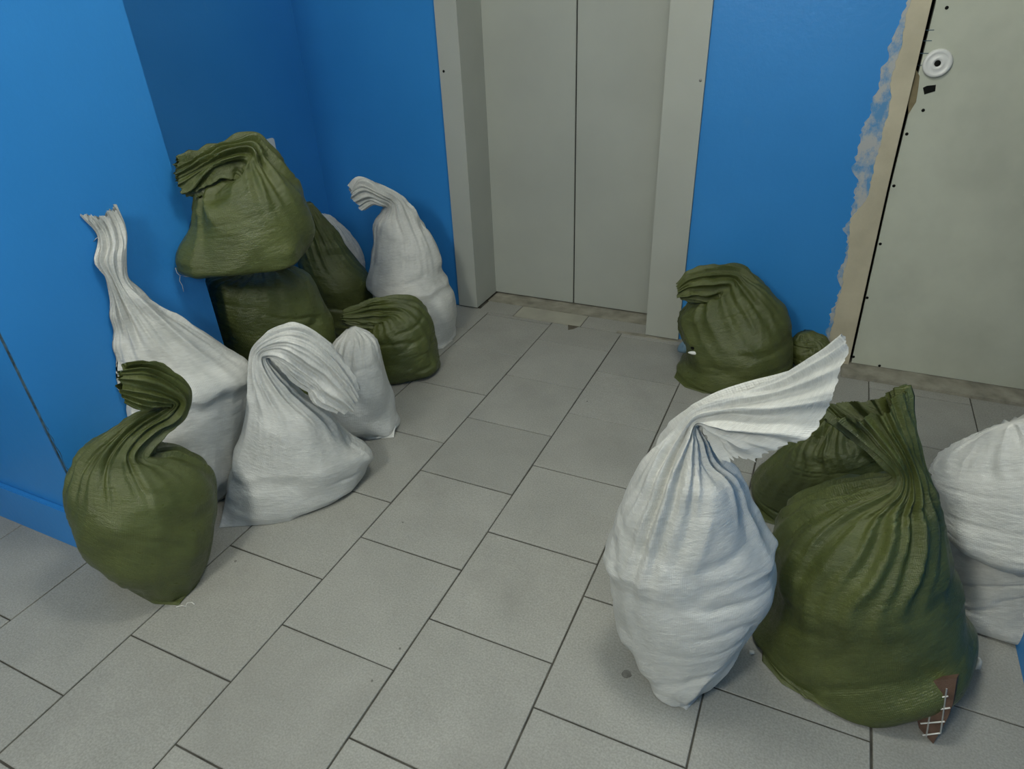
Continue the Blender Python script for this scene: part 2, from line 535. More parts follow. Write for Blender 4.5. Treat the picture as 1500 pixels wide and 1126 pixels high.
# plaster jamb with its ragged edge, smeared over the blue paint
JAMB = [(1.1634, 1.3279), (1.1588, 1.2577), (1.1635, 1.1528), (1.1586, 1.0601), (1.1697, 0.9693), (1.1717, 0.8636), (1.1717, 0.7524), (1.1667, 0.6587), (1.1346, 0.583), (1.1429, 0.5212), (1.1573, 0.4401), (1.1515, 0.3782), (1.1561, 0.2854), (1.1552, 0.2055), (1.1538, 0.1378), (1.1584, 0.0632), (1.1696, -0.0345)]
SMEAR = [(1.1447, 1.2937), (1.1484, 1.24), (1.1317, 1.1757), (1.1319, 1.109), (1.1194, 1.0256), (1.1182, 0.9493), (1.1073, 0.8762), (1.1093, 0.7873), (1.1104, 0.7416), (1.1263, 0.717), (1.1268, 0.6627), (1.1302, 0.5826), (1.1251, 0.5421), (1.1353, 0.5254), (1.1484, 0.4391), (1.1409, 0.3849), (1.1469, 0.284), (1.1458, 0.204), (1.1443, 0.1362), (1.1488, 0.0614), (1.1598, -0.0365)]
def edge_slab(name, left, right, yf, mat, parent, amp, seed):
    """strip of plaster between a ragged left edge and the door-side edge, row by row"""
    r = random.Random(seed)
    lz = np.array(sorted(left, key=lambda p: p[1])); rz = np.array(sorted(right, key=lambda p: p[1]))
    rows = int(2.06 / 0.008)
    vsx, fs = [], []
    walk = 0.0
    for i in range(rows + 1):
        z = 2.06 * i / rows
        walk = 0.72 * walk + r.uniform(-amp, amp)
        xl = np.interp(z, lz[:, 1], lz[:, 0]) + walk
        xr = max(np.interp(z, rz[:, 1], rz[:, 0]), xl + 0.004)
        vsx += [(xl, Y_BACK + 0.001, z), (xl + 0.0012, yf, z), (xr, yf, z), (xr, Y_BACK + 0.03, z)]
        if i:
            a = (i - 1) * 4
            fs += [(a + k, a + k + 1, a + k + 5, a + k + 4) for k in range(3)]
    return mesh_obj(name, vsx, fs, mat, parent)
JR = [(3.775 * T, 0.0), (3.715 * T, 2.1 * T), (3.690 * T, 3.8 * T), (3.65 * T, 2.06)]
m, nt, b = new_mat('smeared_plaster', 0.85, 0.2)
co = geoco(nt)
sm = noise(nt, co, 16, 6, 0.7, (1, 1, 0.7))
nt.links.new(mix(nt, ramp(nt, sm, [(0.40, (0, 0, 0)), (0.55, (1, 1, 1))]), (0.10, 0.27, 0.50), (0.40, 0.42, 0.42)), b.inputs['Base Color'])
bump(nt, b, sm, 0.4, 0.003)
edge_slab('plaster_smear', SMEAR, JR[::1], Y_BACK - 0.0015, m, wall_back, 0.006, 5)
edge_slab('plaster_jamb', JAMB, JR[::1], Y_BACK - 0.005, MAT['beige'], wall_back, 0.003, 6)
box_obj('door_reveal', 3.60 * T, 3.668 * T, Y_BACK + 0.003, Y_BACK + 0.04, 0.0, 2.06, MAT['beige'], wall_back)

# white socket on the niche wall, mostly behind the top sack
sock = bpy.data.objects.new('wall_socket', None)
sock.location = (X_NICHE, 4.70 * T, 0.77)
link(sock)
tag(sock, 'white plastic wall socket peeking out behind the topmost olive sack', 'socket')
SI = Matrix.Translation(sock.location).inverted()
under(box_obj('cover_plate', X_NICHE, X_NICHE + 0.02, 4.70 * T - 0.04, 4.70 * T + 0.04, 0.73, 0.81, MAT['plastic'], sock, 0.004), sock, SI)
under(box_obj('socket_insert', X_NICHE + 0.018, X_NICHE + 0.024, 4.70 * T - 0.022, 4.70 * T + 0.022, 0.748, 0.792, MAT['plastic'], sock, 0.002), sock, SI)

# ------------------------------------------------------------------ the sacks
# Each sack is a loft of cross-sections (centre, half-axis across, half depth, exponent, bulge)
# from the mouth down to its footprint, in metres; a small cloth relaxation then lets the
# surplus fabric buckle into pleats and creases.
SACKS = {
    'g1': dict(n=[-0.8971, 0.4419], z0=0.0, mouth=5, pleat=1.0, seed=1, fill=(8.3, 0.008),
        st=[[-0.3292, 0.065, 0.5988, 0.0067, 0.0137, 0.0443, 0.014, 2.0, -0.0055, -0.0112, 0.0056],
            [-0.3209, 0.0931, 0.5809, 0.0102, 0.0208, 0.0567, 0.024, 2.0, 0.0, 0.0, 0.0],
            [-0.3169, 0.1353, 0.5499, 0.0109, 0.0222, 0.0421, 0.032, 2.0, 0.0, 0.0, 0.0],
            [-0.3143, 0.1631, 0.5106, 0.0132, 0.0267, 0.009, 0.034, 2.0, 0.0, 0.0, 0.0],
            [-0.3334, 0.147, 0.4758, 0.0144, 0.0292, -0.0205, 0.034, 2.0, 0.0, 0.0, 0.0],
            [-0.3492, 0.0922, 0.4639, 0.0145, 0.0294, -0.0352, 0.035, 2.0, 0.0, 0.0, 0.0],
            [-0.3747, 0.0404, 0.4332, 0.0181, 0.0368, -0.0424, 0.05, 2.0, 0.0, 0.0, 0.0],
            [-0.3933, 0.0481, 0.3955, 0.0455, 0.0924, -0.0377, 0.09, 2.0, 0.0, 0.0, 0.0],
            [-0.3891, 0.0564, 0.3288, 0.066, 0.134, -0.0576, 0.125, 2.0, 0.0, 0.0, 0.0],
            [-0.3946, 0.0453, 0.2667, 0.0679, 0.1378, -0.0877, 0.145, 2.0, 0.0, 0.0, 0.0],
            [-0.4057, 0.0227, 0.1858, 0.0653, 0.1326, -0.0949, 0.15, 2.0, 0.0, 0.0, 0.0],
            [-0.4196, -0.0053, 0.0858, 0.057, 0.1157, -0.0975, 0.14, 1.8, 0.0, 0.0, 0.0]],
        front=[[-0.5877, -0.0386, 0.0], [-0.4524, -0.0602, 0.0], [-0.3519, -0.0672, 0.0], [-0.2848, -0.0439, 0.0], [-0.3106, 0.0342, 0.0]],
        back=[[-0.3106, 0.0342, 0.0], [-0.3956, 0.05, 0.0], [-0.4573, 0.0542, 0.0], [-0.5079, 0.0529, 0.0], [-0.5479, 0.0464, 0.0], [-0.5772, 0.0347, 0.0], [-0.5959, 0.0177, 0.0], [-0.6034, -0.0047, 0.0], [-0.5877, -0.0386, 0.0]]),
    'w2': dict(n=[-0.8444, 0.5357], z0=0.0, mouth=4, pleat=1.0, seed=2, fill=(10.0, 0.016),
        st=[[-0.6136, 0.3299, 0.8958, 0.0225, 0.0354, 0.0023, 0.014, 2.0, 0.0003, 0.0005, -0.0158],
            [-0.617, 0.3405, 0.8486, 0.0185, 0.0292, 0.0054, 0.018, 2.0, 0.0, 0.0, 0.0],
            [-0.6136, 0.3342, 0.814, 0.0184, 0.0291, -0.0011, 0.025, 2.0, 0.0, 0.0, 0.0],
            [-0.6103, 0.3157, 0.7888, 0.0217, 0.0342, 0.0036, 0.028, 2.0, 0.0, 0.0, 0.0],
            [-0.6103, 0.3085, 0.758, 0.0181, 0.0285, -0.0062, 0.024, 2.0, 0.0, 0.0, 0.0],
            [-0.6104, 0.3095, 0.7276, 0.0135, 0.0213, -0.012, 0.022, 2.0, 0.0, 0.0, 0.0],
            [-0.607, 0.3152, 0.6749, 0.0206, 0.0324, -0.0034, 0.03, 2.0, 0.0, 0.0, 0.0],
            [-0.5932, 0.3291, 0.6064, 0.0391, 0.0617, -0.0088, 0.04, 2.0, 0.0, 0.0, 0.0],
            [-0.5787, 0.3473, 0.5278, 0.0632, 0.0996, -0.0133, 0.06, 2.0, 0.0, 0.0, 0.0],
            [-0.564, 0.3653, 0.4485, 0.0828, 0.1305, -0.024, 0.08, 2.0, 0.0, 0.0, 0.0],
            [-0.5505, 0.366, 0.3994, 0.0892, 0.1406, -0.0142, 0.1, 2.0, 0.0, 0.0, 0.0],
            [-0.5443, 0.3337, 0.298, 0.0809, 0.1275, -0.0284, 0.085, 2.0, 0.0, 0.0, 0.0],
            [-0.5384, 0.2999, 0.2002, 0.0678, 0.1068, -0.0452, 0.08, 2.0, 0.0, 0.0, 0.0],
            [-0.5326, 0.281, 0.1151, 0.0556, 0.0876, -0.0488, 0.08, 2.0, 0.0, 0.0, 0.0]],
        front=[[-0.6479, 0.2198, 0.0], [-0.5226, 0.2375, 0.0], [-0.4909, 0.3454, -0.0]],
        back=[[-0.4909, 0.3454, -0.0], [-0.5364, 0.3461, -0.0], [-0.5699, 0.3393, -0.0], [-0.5977, 0.3287, -0.0], [-0.6201, 0.3148, -0.0], [-0.637, 0.2973, -0.0], [-0.6484, 0.2764, -0.0], [-0.6541, 0.2519, -0.0], [-0.6479, 0.2198, 0.0]]),
    'w3': dict(n=[-0.7632, 0.6462], z0=0.0, mouth=6, pleat=0.6, seed=3, fill=(11.2, 0.012),
        st=[[-0.118, 0.5188, 0.337, -0.0275, -0.0325, -0.0173, 0.035, 2.0, 0.0073, 0.0086, -0.027],
            [-0.1345, 0.4993, 0.3825, -0.0379, -0.0448, -0.036, 0.035, 2.0, 0.0, 0.0, 0.0],
            [-0.158, 0.487, 0.448, -0.0284, -0.0335, -0.0632, 0.035, 2.0, 0.0, 0.0, 0.0],
            [-0.1905, 0.4641, 0.4994, -0.0234, -0.0276, -0.0709, 0.035, 2.0, 0.0, 0.0, 0.0],
            [-0.2237, 0.4405, 0.5284, -0.0149, -0.0176, -0.0585, 0.035, 2.0, 0.0, 0.0, 0.0],
            [-0.2629, 0.425, 0.5251, -0.0004, -0.0005, -0.0353, 0.028, 2.0, 0.0, 0.0, 0.0],
            [-0.2937, 0.4197, 0.5023, 0.0116, 0.0137, -0.0164, 0.02, 2.0, 0.0, 0.0, 0.0],
            [-0.2954, 0.4176, 0.4656, 0.0213, 0.0252, -0.0069, 0.03, 2.0, 0.0, 0.0, 0.0],
            [-0.2844, 0.4307, 0.3829, 0.0431, 0.0509, -0.0265, 0.06, 2.0, 0.0, 0.0, 0.0],
            [-0.269, 0.4488, 0.3048, 0.0709, 0.0837, -0.038, 0.09, 2.0, 0.0, 0.0, 0.0],
            [-0.2638, 0.455, 0.2095, 0.0965, 0.114, -0.0544, 0.11, 2.0, 0.0, 0.0, 0.0],
            [-0.2607, 0.4586, 0.1505, 0.1219, 0.144, -0.0475, 0.118, 2.0, 0.0, 0.0, 0.0],
            [-0.2762, 0.4403, 0.0838, 0.1315, 0.1553, -0.0402, 0.12, 2.0, 0.0, 0.0, 0.0],
            [-0.2958, 0.4171, 0.0187, 0.1256, 0.1483, -0.0273, 0.118, 2.3, 0.0, 0.0, 0.0]],
        front=[[-0.4167, 0.2105, 0.0], [-0.2803, 0.2818, 0.0], [-0.235, 0.316, 0.0], [-0.1763, 0.428, 0.0], [-0.1751, 0.567, -0.0]],
        back=[[-0.1751, 0.567, -0.0], [-0.2559, 0.5653, -0.0], [-0.3133, 0.5438, -0.0], [-0.3596, 0.5128, -0.0], [-0.3951, 0.4728, -0.0], [-0.42, 0.4237, -0.0], [-0.4342, 0.3655, -0.0], [-0.4372, 0.298, -0.0], [-0.4167, 0.2105, 0.0]]),
    'w4': dict(n=[-0.6666, 0.7454], z0=0.0, mouth=0, pleat=0.3, seed=4, fill=None,
        st=[[-0.3295, 0.8446, 0.3734, 0.0161, 0.0144, 0.0075, 0.02, 2.0, 0.0, 0.0, 0.0],
            [-0.3258, 0.8479, 0.3314, 0.0516, 0.0462, 0.0038, 0.06, 2.0, 0.0, 0.0, 0.0],
            [-0.3319, 0.8425, 0.2457, 0.0718, 0.0642, -0.01, 0.1236, 2.0, 0.0, 0.0, 0.0],
            [-0.3419, 0.8335, 0.1392, 0.0874, 0.0781, -0.0284, 0.1332, 2.0, 0.0, 0.0, 0.0],
            [-0.352, 0.8245, 0.0441, 0.0936, 0.0837, -0.0292, 0.1373, 2.3, 0.0, 0.0, 0.0]],
        front=[[-0.4594, 0.7443, 0.0], [-0.2526, 0.7498, -0.0], [-0.1764, 0.7974, 0.0]],
        back=[[-0.1764, 0.7974, 0.0], [-0.2798, 0.8668, 0.0], [-0.3517, 0.9011, 0.0], [-0.4086, 0.9185, 0.0], [-0.4512, 0.9199, 0.0], [-0.4794, 0.9053, 0.0], [-0.4932, 0.8746, 0.0], [-0.4921, 0.8271, 0.0], [-0.4594, 0.7443, 0.0]]),
    'g6': dict(n=[-0.7545, 0.6563], z0=0.0, mouth=0, pleat=0.5, seed=6, fill=None,
        st=[[-0.6483, 0.823, 0.5564, 0.0638, 0.0733, -0.0103, 0.05, 2.0, 0.0, 0.0, 0.0],
            [-0.6518, 0.819, 0.5318, 0.1074, 0.1235, -0.0276, 0.12, 2.0, 0.0, 0.0, 0.0],
            [-0.6496, 0.8216, 0.4513, 0.1216, 0.1398, -0.0296, 0.14, 2.0, 0.0, 0.0, 0.0],
            [-0.6436, 0.8285, 0.3338, 0.1289, 0.1481, -0.0466, 0.1441, 2.0, 0.0, 0.0, 0.0],
            [-0.6472, 0.8243, 0.2223, 0.1224, 0.1407, -0.0512, 0.1553, 2.0, 0.0, 0.0, 0.0],
            [-0.672, 0.7958, 0.0761, 0.1068, 0.1228, -0.0473, 0.1601, 2.0, 0.0, 0.0, 0.0]],
        front=[[-0.7872, 0.6627, 0.0], [-0.5763, 0.6619, 0.0], [-0.5454, 0.8204, 0.0]],
        back=[[-0.5454, 0.8204, 0.0], [-0.6526, 0.8677, 0.0], [-0.7242, 0.884, 0.0], [-0.7788, 0.8854, 0.0], [-0.8172, 0.8728, 0.0], [-0.8393, 0.846, 0.0], [-0.8452, 0.8051, 0.0], [-0.834, 0.7494, 0.0], [-0.7872, 0.6627, 0.0]]),
    'g5': dict(n=[-0.7571, 0.6533], z0=0.65, mouth=4, pleat=1.35, seed=5, fill=None,
        st=[[-0.5844, 0.5701, 0.9228, 0.0008, 0.001, 0.0459, 0.03, 2.0, -0.0078, -0.0091, -0.0052],
            [-0.5661, 0.6066, 0.9291, 0.0061, 0.0071, 0.0553, 0.045, 2.0, 0.0, 0.0, 0.0],
            [-0.5345, 0.6585, 0.9447, 0.0089, 0.0103, 0.0541, 0.06, 2.0, 0.0, 0.0, 0.0],
            [-0.4993, 0.7147, 0.9489, 0.0324, 0.0376, 0.0607, 0.07, 2.0, 0.0, 0.0, 0.0],
            [-0.5092, 0.7031, 0.9251, 0.0653, 0.0757, 0.0489, 0.09, 2.0, 0.0, 0.0, 0.0],
            [-0.5126, 0.6992, 0.882, 0.086, 0.0996, 0.0353, 0.12, 2.0, 0.0, 0.0, 0.0],
            [-0.5098, 0.7025, 0.8174, 0.1056, 0.1223, 0.0258, 0.145, 2.0, 0.0, 0.0, 0.0],
            [-0.5141, 0.6975, 0.7601, 0.1172, 0.1358, 0.0047, 0.155, 2.0, 0.0, 0.0, 0.0],
            [-0.529, 0.6802, 0.7061, 0.1202, 0.1393, -0.0028, 0.155, 2.0, 0.0, 0.0, 0.0],
            [-0.5447, 0.662, 0.663, 0.1156, 0.1339, -0.0115, 0.1432, 2.3, 0.0, 0.0, 0.0]],
        front=[[-0.6582, 0.5147, 0.65], [-0.5665, 0.5465, 0.65], [-0.5336, 0.6155, 0.65], [-0.4615, 0.664, 0.65], [-0.3516, 0.6665, 0.65]],
        back=[[-0.3516, 0.6665, 0.65], [-0.4749, 0.7209, 0.65], [-0.5589, 0.7413, 0.65], [-0.6241, 0.7456, 0.65], [-0.6715, 0.7343, 0.65], [-0.7008, 0.7076, 0.65], [-0.7122, 0.6654, 0.65], [-0.7049, 0.607, 0.65], [-0.6582, 0.5147, 0.65]]),
    'g7': dict(n=[-0.6546, 0.756], z0=0.0, mouth=0, pleat=0.6, seed=7, fill=None,
        st=[[-0.9305, 1.4161, 0.5946, 0.0181, 0.0157, -0.0056, 0.03, 2.0, 0.0, 0.0, 0.0],
            [-0.9208, 1.4245, 0.4968, 0.0546, 0.0473, -0.009, 0.07, 2.0, 0.0, 0.0, 0.0],
            [-0.907, 1.4364, 0.3883, 0.0837, 0.0725, -0.015, 0.1, 2.0, 0.0, 0.0, 0.0],
            [-0.8878, 1.4531, 0.279, 0.1062, 0.0919, -0.0157, 0.141, 2.0, 0.0, 0.0, 0.0],
            [-0.8739, 1.4651, 0.1562, 0.1125, 0.0974, -0.0067, 0.152, 2.0, 0.0, 0.0, 0.0],
            [-0.876, 1.4633, 0.0504, 0.0934, 0.0809, -0.007, 0.1567, 2.0, 0.0, 0.0, 0.0]],
        front=[[-0.927, 1.3565, 0.0], [-0.7801, 1.3391, 0.0], [-0.7671, 1.5055, 0.0]],
        back=[[-0.7671, 1.5055, 0.0], [-0.8539, 1.5641, 0.0], [-0.9098, 1.5869, 0.0], [-0.9509, 1.5927, 0.0], [-0.978, 1.5822, 0.0], [-0.9909, 1.5554, 0.0], [-0.9897, 1.5124, 0.0], [-0.9738, 1.4523, 0.0], [-0.927, 1.3565, 0.0]]),
    'w8': dict(n=[-0.6534, 0.757], z0=0.0, mouth=0, pleat=0.4, seed=8, fill=None,
        st=[[-1.1481, 1.756, 0.4285, 0.0235, 0.0203, -0.007, 0.02, 2.0, 0.0, 0.0, 0.0],
            [-1.1345, 1.7677, 0.3329, 0.0712, 0.0615, -0.0172, 0.0908, 2.0, 0.0, 0.0, 0.0],
            [-1.1238, 1.777, 0.2168, 0.0965, 0.0833, -0.0319, 0.0979, 2.0, 0.0, 0.0, 0.0],
            [-1.1295, 1.772, 0.1236, 0.0924, 0.0797, -0.0252, 0.1009, 2.0, 0.0, 0.0, 0.0]],
        front=[[-1.2271, 1.7091, 0.0], [-1.0648, 1.6946, 0.0], [-1.066, 1.8607, 0.0]],
        back=[[-1.066, 1.8607, 0.0], [-1.1128, 1.8727, 0.0], [-1.1473, 1.8703, 0.0], [-1.1759, 1.8611, 0.0], [-1.1988, 1.8455, 0.0], [-1.2161, 1.8233, 0.0], [-1.2278, 1.7945, 0.0], [-1.2336, 1.759, 0.0], [-1.2271, 1.7091, 0.0]]),
    'g9': dict(n=[-0.5882, 0.8087], z0=0.0, mouth=3, pleat=0.8, seed=9, fill=None,
        st=[[-0.5517, 1.0705, 0.2866, 0.0095, 0.0069, 0.0242, 0.02, 2.0, 0.0, 0.0, 0.0],
            [-0.499, 1.1089, 0.2777, 0.0128, 0.0093, 0.0526, 0.035, 2.0, 0.0, 0.0, 0.0],
            [-0.4625, 1.1601, 0.2663, 0.0196, 0.0143, 0.0696, 0.05, 2.0, 0.0, 0.0, 0.0],
            [-0.4256, 1.1993, 0.2761, 0.0685, 0.0498, 0.0415, 0.08, 2.0, 0.0, 0.0, 0.0],
            [-0.4157, 1.2065, 0.2247, 0.1057, 0.0769, 0.0392, 0.11, 2.0, 0.0, 0.0, 0.0],
            [-0.4055, 1.2139, 0.1508, 0.1147, 0.0834, 0.0263, 0.125, 2.0, 0.0, 0.0, 0.0],
            [-0.3982, 1.2193, 0.0781, 0.1101, 0.08, 0.0181, 0.13, 2.0, 0.0, 0.0, 0.0],
            [-0.3904, 1.225, 0.0177, 0.1082, 0.0787, 0.0074, 0.12, 2.3, 0.0, 0.0, 0.0]],
        front=[[-0.4671, 1.1125, 0.0], [-0.3786, 1.1121, 0.0], [-0.3104, 1.1667, 0.0], [-0.2743, 1.2626, 0.0]],
        back=[[-0.2743, 1.2626, 0.0], [-0.3404, 1.3016, 0.0], [-0.3871, 1.3139, 0.0], [-0.4245, 1.3134, 0.0], [-0.453, 1.3008, 0.0], [-0.4727, 1.2759, 0.0], [-0.4835, 1.2389, 0.0], [-0.485, 1.1891, 0.0], [-0.4671, 1.1125, 0.0]]),
    'w10': dict(n=[-0.5557, 0.8314], z0=0.0, mouth=3, pleat=0.8, seed=10, fill=(7.4, 0.013),
        st=[[-0.6246, 1.3621, 0.65, -0.019, -0.0127, 0.0472, 0.03, 2.0, -0.0088, -0.0059, 0.0013],
            [-0.5981, 1.3918, 0.6721, -0.0153, -0.0102, 0.0532, 0.03, 2.0, 0.0, 0.0, 0.0],
            [-0.5663, 1.4371, 0.6471, 0.0026, 0.0017, 0.0416, 0.035, 2.0, 0.0, 0.0, 0.0],
            [-0.5478, 1.4856, 0.6101, 0.0311, 0.0208, 0.0246, 0.03, 2.0, 0.0, 0.0, 0.0],
            [-0.5548, 1.4929, 0.553, 0.0705, 0.0471, 0.0225, 0.045, 2.0, 0.0, 0.0, 0.0],
            [-0.5402, 1.5027, 0.4666, 0.0963, 0.0643, 0.0101, 0.07, 2.0, 0.0, 0.0, 0.0],
            [-0.5377, 1.5044, 0.3619, 0.124, 0.0829, 0.0161, 0.1, 2.0, 0.0, 0.0, 0.0],
            [-0.5412, 1.502, 0.2852, 0.135, 0.0902, -0.0007, 0.12, 2.0, 0.0, 0.0, 0.0],
            [-0.5232, 1.5141, 0.2035, 0.1458, 0.0974, -0.0024, 0.1449, 2.0, 0.0, 0.0, 0.0],
            [-0.5177, 1.5177, 0.1127, 0.1487, 0.0994, -0.0115, 0.1562, 2.0, 0.0, 0.0, 0.0],
            [-0.5195, 1.5166, 0.0164, 0.1289, 0.0861, -0.0043, 0.161, 2.3, 0.0, 0.0, 0.0]],
        front=[[-0.5385, 1.4012, 0.0], [-0.4094, 1.4019, 0.0], [-0.3455, 1.4392, 0.0], [-0.3439, 1.5224, 0.0]],
        back=[[-0.3439, 1.5224, 0.0], [-0.4391, 1.6134, 0.0], [-0.5015, 1.6552, 0.0], [-0.5483, 1.6736, 0.0], [-0.5801, 1.6697, 0.0], [-0.5969, 1.6433, 0.0], [-0.5988, 1.5946, 0.0], [-0.5851, 1.5225, 0.0], [-0.5385, 1.4012, 0.0]]),
    'g12': dict(n=[0.0419, 0.9991], z0=0.0, mouth=0, pleat=0.4, seed=12, fill=None,
        st=[[1.066, 1.7721, 0.1678, 0.0276, -0.0012, 0.0082, 0.025, 2.0, 0.0, 0.0, 0.0],
            [1.0856, 1.7713, 0.1367, 0.0614, -0.0026, 0.0094, 0.05, 2.0, 0.0, 0.0, 0.0],
            [1.0994, 1.7707, 0.0744, 0.0653, -0.0027, 0.0049, 0.055, 2.0, 0.0, 0.0, 0.0]],
        front=[[1.0776, 1.7531, 0.0], [1.1241, 1.7205, 0.0], [1.1746, 1.7844, 0.0]],
        back=[[1.1746, 1.7844, 0.0], [1.1635, 1.806, 0.0], [1.152, 1.8158, 0.0], [1.1402, 1.8199, 0.0], [1.1282, 1.8187, 0.0], [1.1159, 1.8121, 0.0], [1.1035, 1.8001, 0.0], [1.0908, 1.7825, 0.0], [1.0776, 1.7531, 0.0]]),
    'g11': dict(n=[-0.074, 0.9973], z0=0.0, mouth=4, pleat=1.1, seed=11, fill=None,
        st=[[0.609, 1.5959, 0.3415, -0.0101, -0.0008, 0.029, 0.03, 2.0, 0.0, 0.0, 0.0],
            [0.6508, 1.609, 0.3621, -0.0119, -0.0009, 0.057, 0.04, 2.0, 0.0, 0.0, 0.0],
            [0.7145, 1.6338, 0.3702, 0.0005, 0.0, 0.0701, 0.05, 2.0, 0.0, 0.0, 0.0],
            [0.7649, 1.6676, 0.3678, 0.0388, 0.0029, 0.0677, 0.06, 2.0, 0.0, 0.0, 0.0],
            [0.7513, 1.6666, 0.3431, 0.1062, 0.0079, 0.061, 0.08, 2.0, 0.0, 0.0, 0.0],
            [0.7558, 1.6669, 0.2948, 0.154, 0.0114, 0.0726, 0.11, 2.0, 0.0, 0.0, 0.0],
            [0.7894, 1.6694, 0.2329, 0.1797, 0.0133, 0.0687, 0.135, 2.0, 0.0, 0.0, 0.0],
            [0.8249, 1.672, 0.1633, 0.1862, 0.0138, 0.0553, 0.1797, 2.0, 0.0, 0.0, 0.0],
            [0.8473, 1.6737, 0.0826, 0.1943, 0.0144, 0.0403, 0.1936, 2.0, 0.0, 0.0, 0.0],
            [0.8429, 1.6734, 0.0208, 0.2132, 0.0158, 0.0454, 0.1996, 2.2, 0.0, 0.0, 0.0]],
        front=[[0.6248, 1.5466, 0.0], [0.6805, 1.4853, 0.0], [0.7558, 1.4667, 0.0], [0.8775, 1.4982, 0.0], [1.0096, 1.6223, 0.0], [1.0646, 1.7596, 0.0]],
        back=[[1.0646, 1.7596, 0.0], [1.0013, 1.845, 0.0], [0.9419, 1.8785, 0.0], [0.8843, 1.8873, 0.0], [0.8284, 1.8725, 0.0], [0.7743, 1.834, 0.0], [0.722, 1.772, 0.0], [0.6715, 1.6852, 0.0], [0.6248, 1.5466, 0.0]]),
    'w13': dict(n=[-0.0592, 0.9982], z0=0.0, mouth=5, pleat=1.0, seed=13, fill=(9.9, 0.014),
        st=[[1.0178, 0.2741, 0.7387, -0.0717, -0.0043, -0.1299, 0.035, 2.0, 0.0515, 0.0031, -0.0252],
            [1.0009, 0.2831, 0.7241, -0.0668, -0.004, -0.107, 0.04, 2.0, 0.0361, 0.0021, -0.016],
            [0.9732, 0.2915, 0.7069, -0.0517, -0.0031, -0.0783, 0.04, 2.0, 0.02, 0.0012, -0.0092],
            [0.938, 0.2994, 0.6872, -0.0296, -0.0018, -0.0532, 0.035, 2.0, 0.0, 0.0, 0.0],
            [0.9114, 0.2978, 0.6792, -0.0103, -0.0006, -0.0332, 0.03, 2.0, 0.0, 0.0, 0.0],
            [0.8918, 0.2967, 0.6654, 0.0044, 0.0003, -0.019, 0.024, 2.0, 0.0, 0.0, 0.0],
            [0.8824, 0.2961, 0.6337, 0.0238, 0.0014, -0.0123, 0.035, 2.0, 0.0, 0.0, 0.0],
            [0.8812, 0.296, 0.5818, 0.0596, 0.0035, -0.0097, 0.06, 2.0, 0.0, 0.0, 0.0],
            [0.8874, 0.2964, 0.5284, 0.0962, 0.0057, 0.0114, 0.085, 2.0, 0.0, 0.0, 0.0],
            [0.8921, 0.2967, 0.4398, 0.1286, 0.0076, 0.0256, 0.105, 2.0, 0.0, 0.0, 0.0],
            [0.9052, 0.2975, 0.3325, 0.1565, 0.0093, 0.0487, 0.125, 2.0, 0.0, 0.0, 0.0],
            [0.9212, 0.2984, 0.2323, 0.1629, 0.0097, 0.0704, 0.135, 2.0, 0.0, 0.0, 0.0],
            [0.9323, 0.2991, 0.1407, 0.1377, 0.0082, 0.0767, 0.13, 1.9, 0.0, 0.0, 0.0],
            [0.9439, 0.2997, 0.0326, 0.0963, 0.0057, 0.0775, 0.1267, 1.8, 0.0, 0.0, 0.0]],
        front=[[0.8848, 0.2418, 0.0], [0.9303, 0.2171, 0.0], [0.9632, 0.174, 0.0], [0.9853, 0.2229, 0.0], [1.0176, 0.2723, 0.0], [1.0377, 0.3331, 0.0]],
        back=[[1.0377, 0.3331, 0.0], [1.0143, 0.393, 0.0], [0.993, 0.4199, 0.0], [0.9725, 0.4311, 0.0], [0.953, 0.4272, 0.0], [0.9343, 0.4082, 0.0], [0.9165, 0.3743, 0.0], [0.8997, 0.3245, 0.0], [0.8848, 0.2418, 0.0]]),
    'g16': dict(n=[0.1068, 0.9943], z0=0.0, mouth=0, pleat=0.8, seed=16, fill=None,
        st=[[1.1678, 0.9598, 0.3442, 0.0334, -0.0036, 0.0209, 0.03, 2.0, 0.0, 0.0, 0.0],
            [1.1868, 0.9577, 0.2488, 0.1108, -0.0119, 0.043, 0.1236, 2.0, 0.0, 0.0, 0.0],
            [1.1753, 0.9589, 0.1326, 0.161, -0.0173, 0.0605, 0.1332, 2.0, 0.0, 0.0, 0.0],
            [1.1771, 0.9588, 0.0267, 0.1819, -0.0195, 0.0687, 0.1373, 2.0, 0.0, 0.0, 0.0]],
        front=[[1.0265, 0.8368, 0.0], [1.1936, 0.8228, 0.0], [1.3644, 0.9507, 0.0]],
        back=[[1.3644, 0.9507, 0.0], [1.3331, 1.038, 0.0], [1.2967, 1.0782, 0.0], [1.2579, 1.0961, 0.0], [1.2168, 1.0926, 0.0], [1.1734, 1.0677, 0.0], [1.1277, 1.0213, 0.0], [1.0796, 0.9526, 0.0], [1.0265, 0.8368, 0.0]]),
    'g14': dict(n=[0.2375, 0.9714], z0=0.0, mouth=3, pleat=1.0, seed=14, fill=(7.6, 0.008),
        st=[[1.1693, 0.5375, 0.618, 0.0653, -0.016, 0.0466, 0.05, 2.0, 0.0113, -0.0028, -0.0137],
            [1.2139, 0.5163, 0.577, 0.0437, -0.0107, 0.0358, 0.045, 2.0, 0.0, 0.0, 0.0],
            [1.2484, 0.4975, 0.5439, 0.0277, -0.0068, 0.0271, 0.035, 2.0, 0.0, 0.0, 0.0],
            [1.2718, 0.4918, 0.5096, 0.0244, -0.006, 0.0158, 0.03, 2.0, 0.0, 0.0, 0.0],
            [1.2761, 0.4908, 0.4824, 0.0396, -0.0097, 0.0094, 0.045, 2.0, 0.0, 0.0, 0.0],
            [1.244, 0.4986, 0.4305, 0.0951, -0.0232, 0.026, 0.085, 2.0, 0.0, 0.0, 0.0],
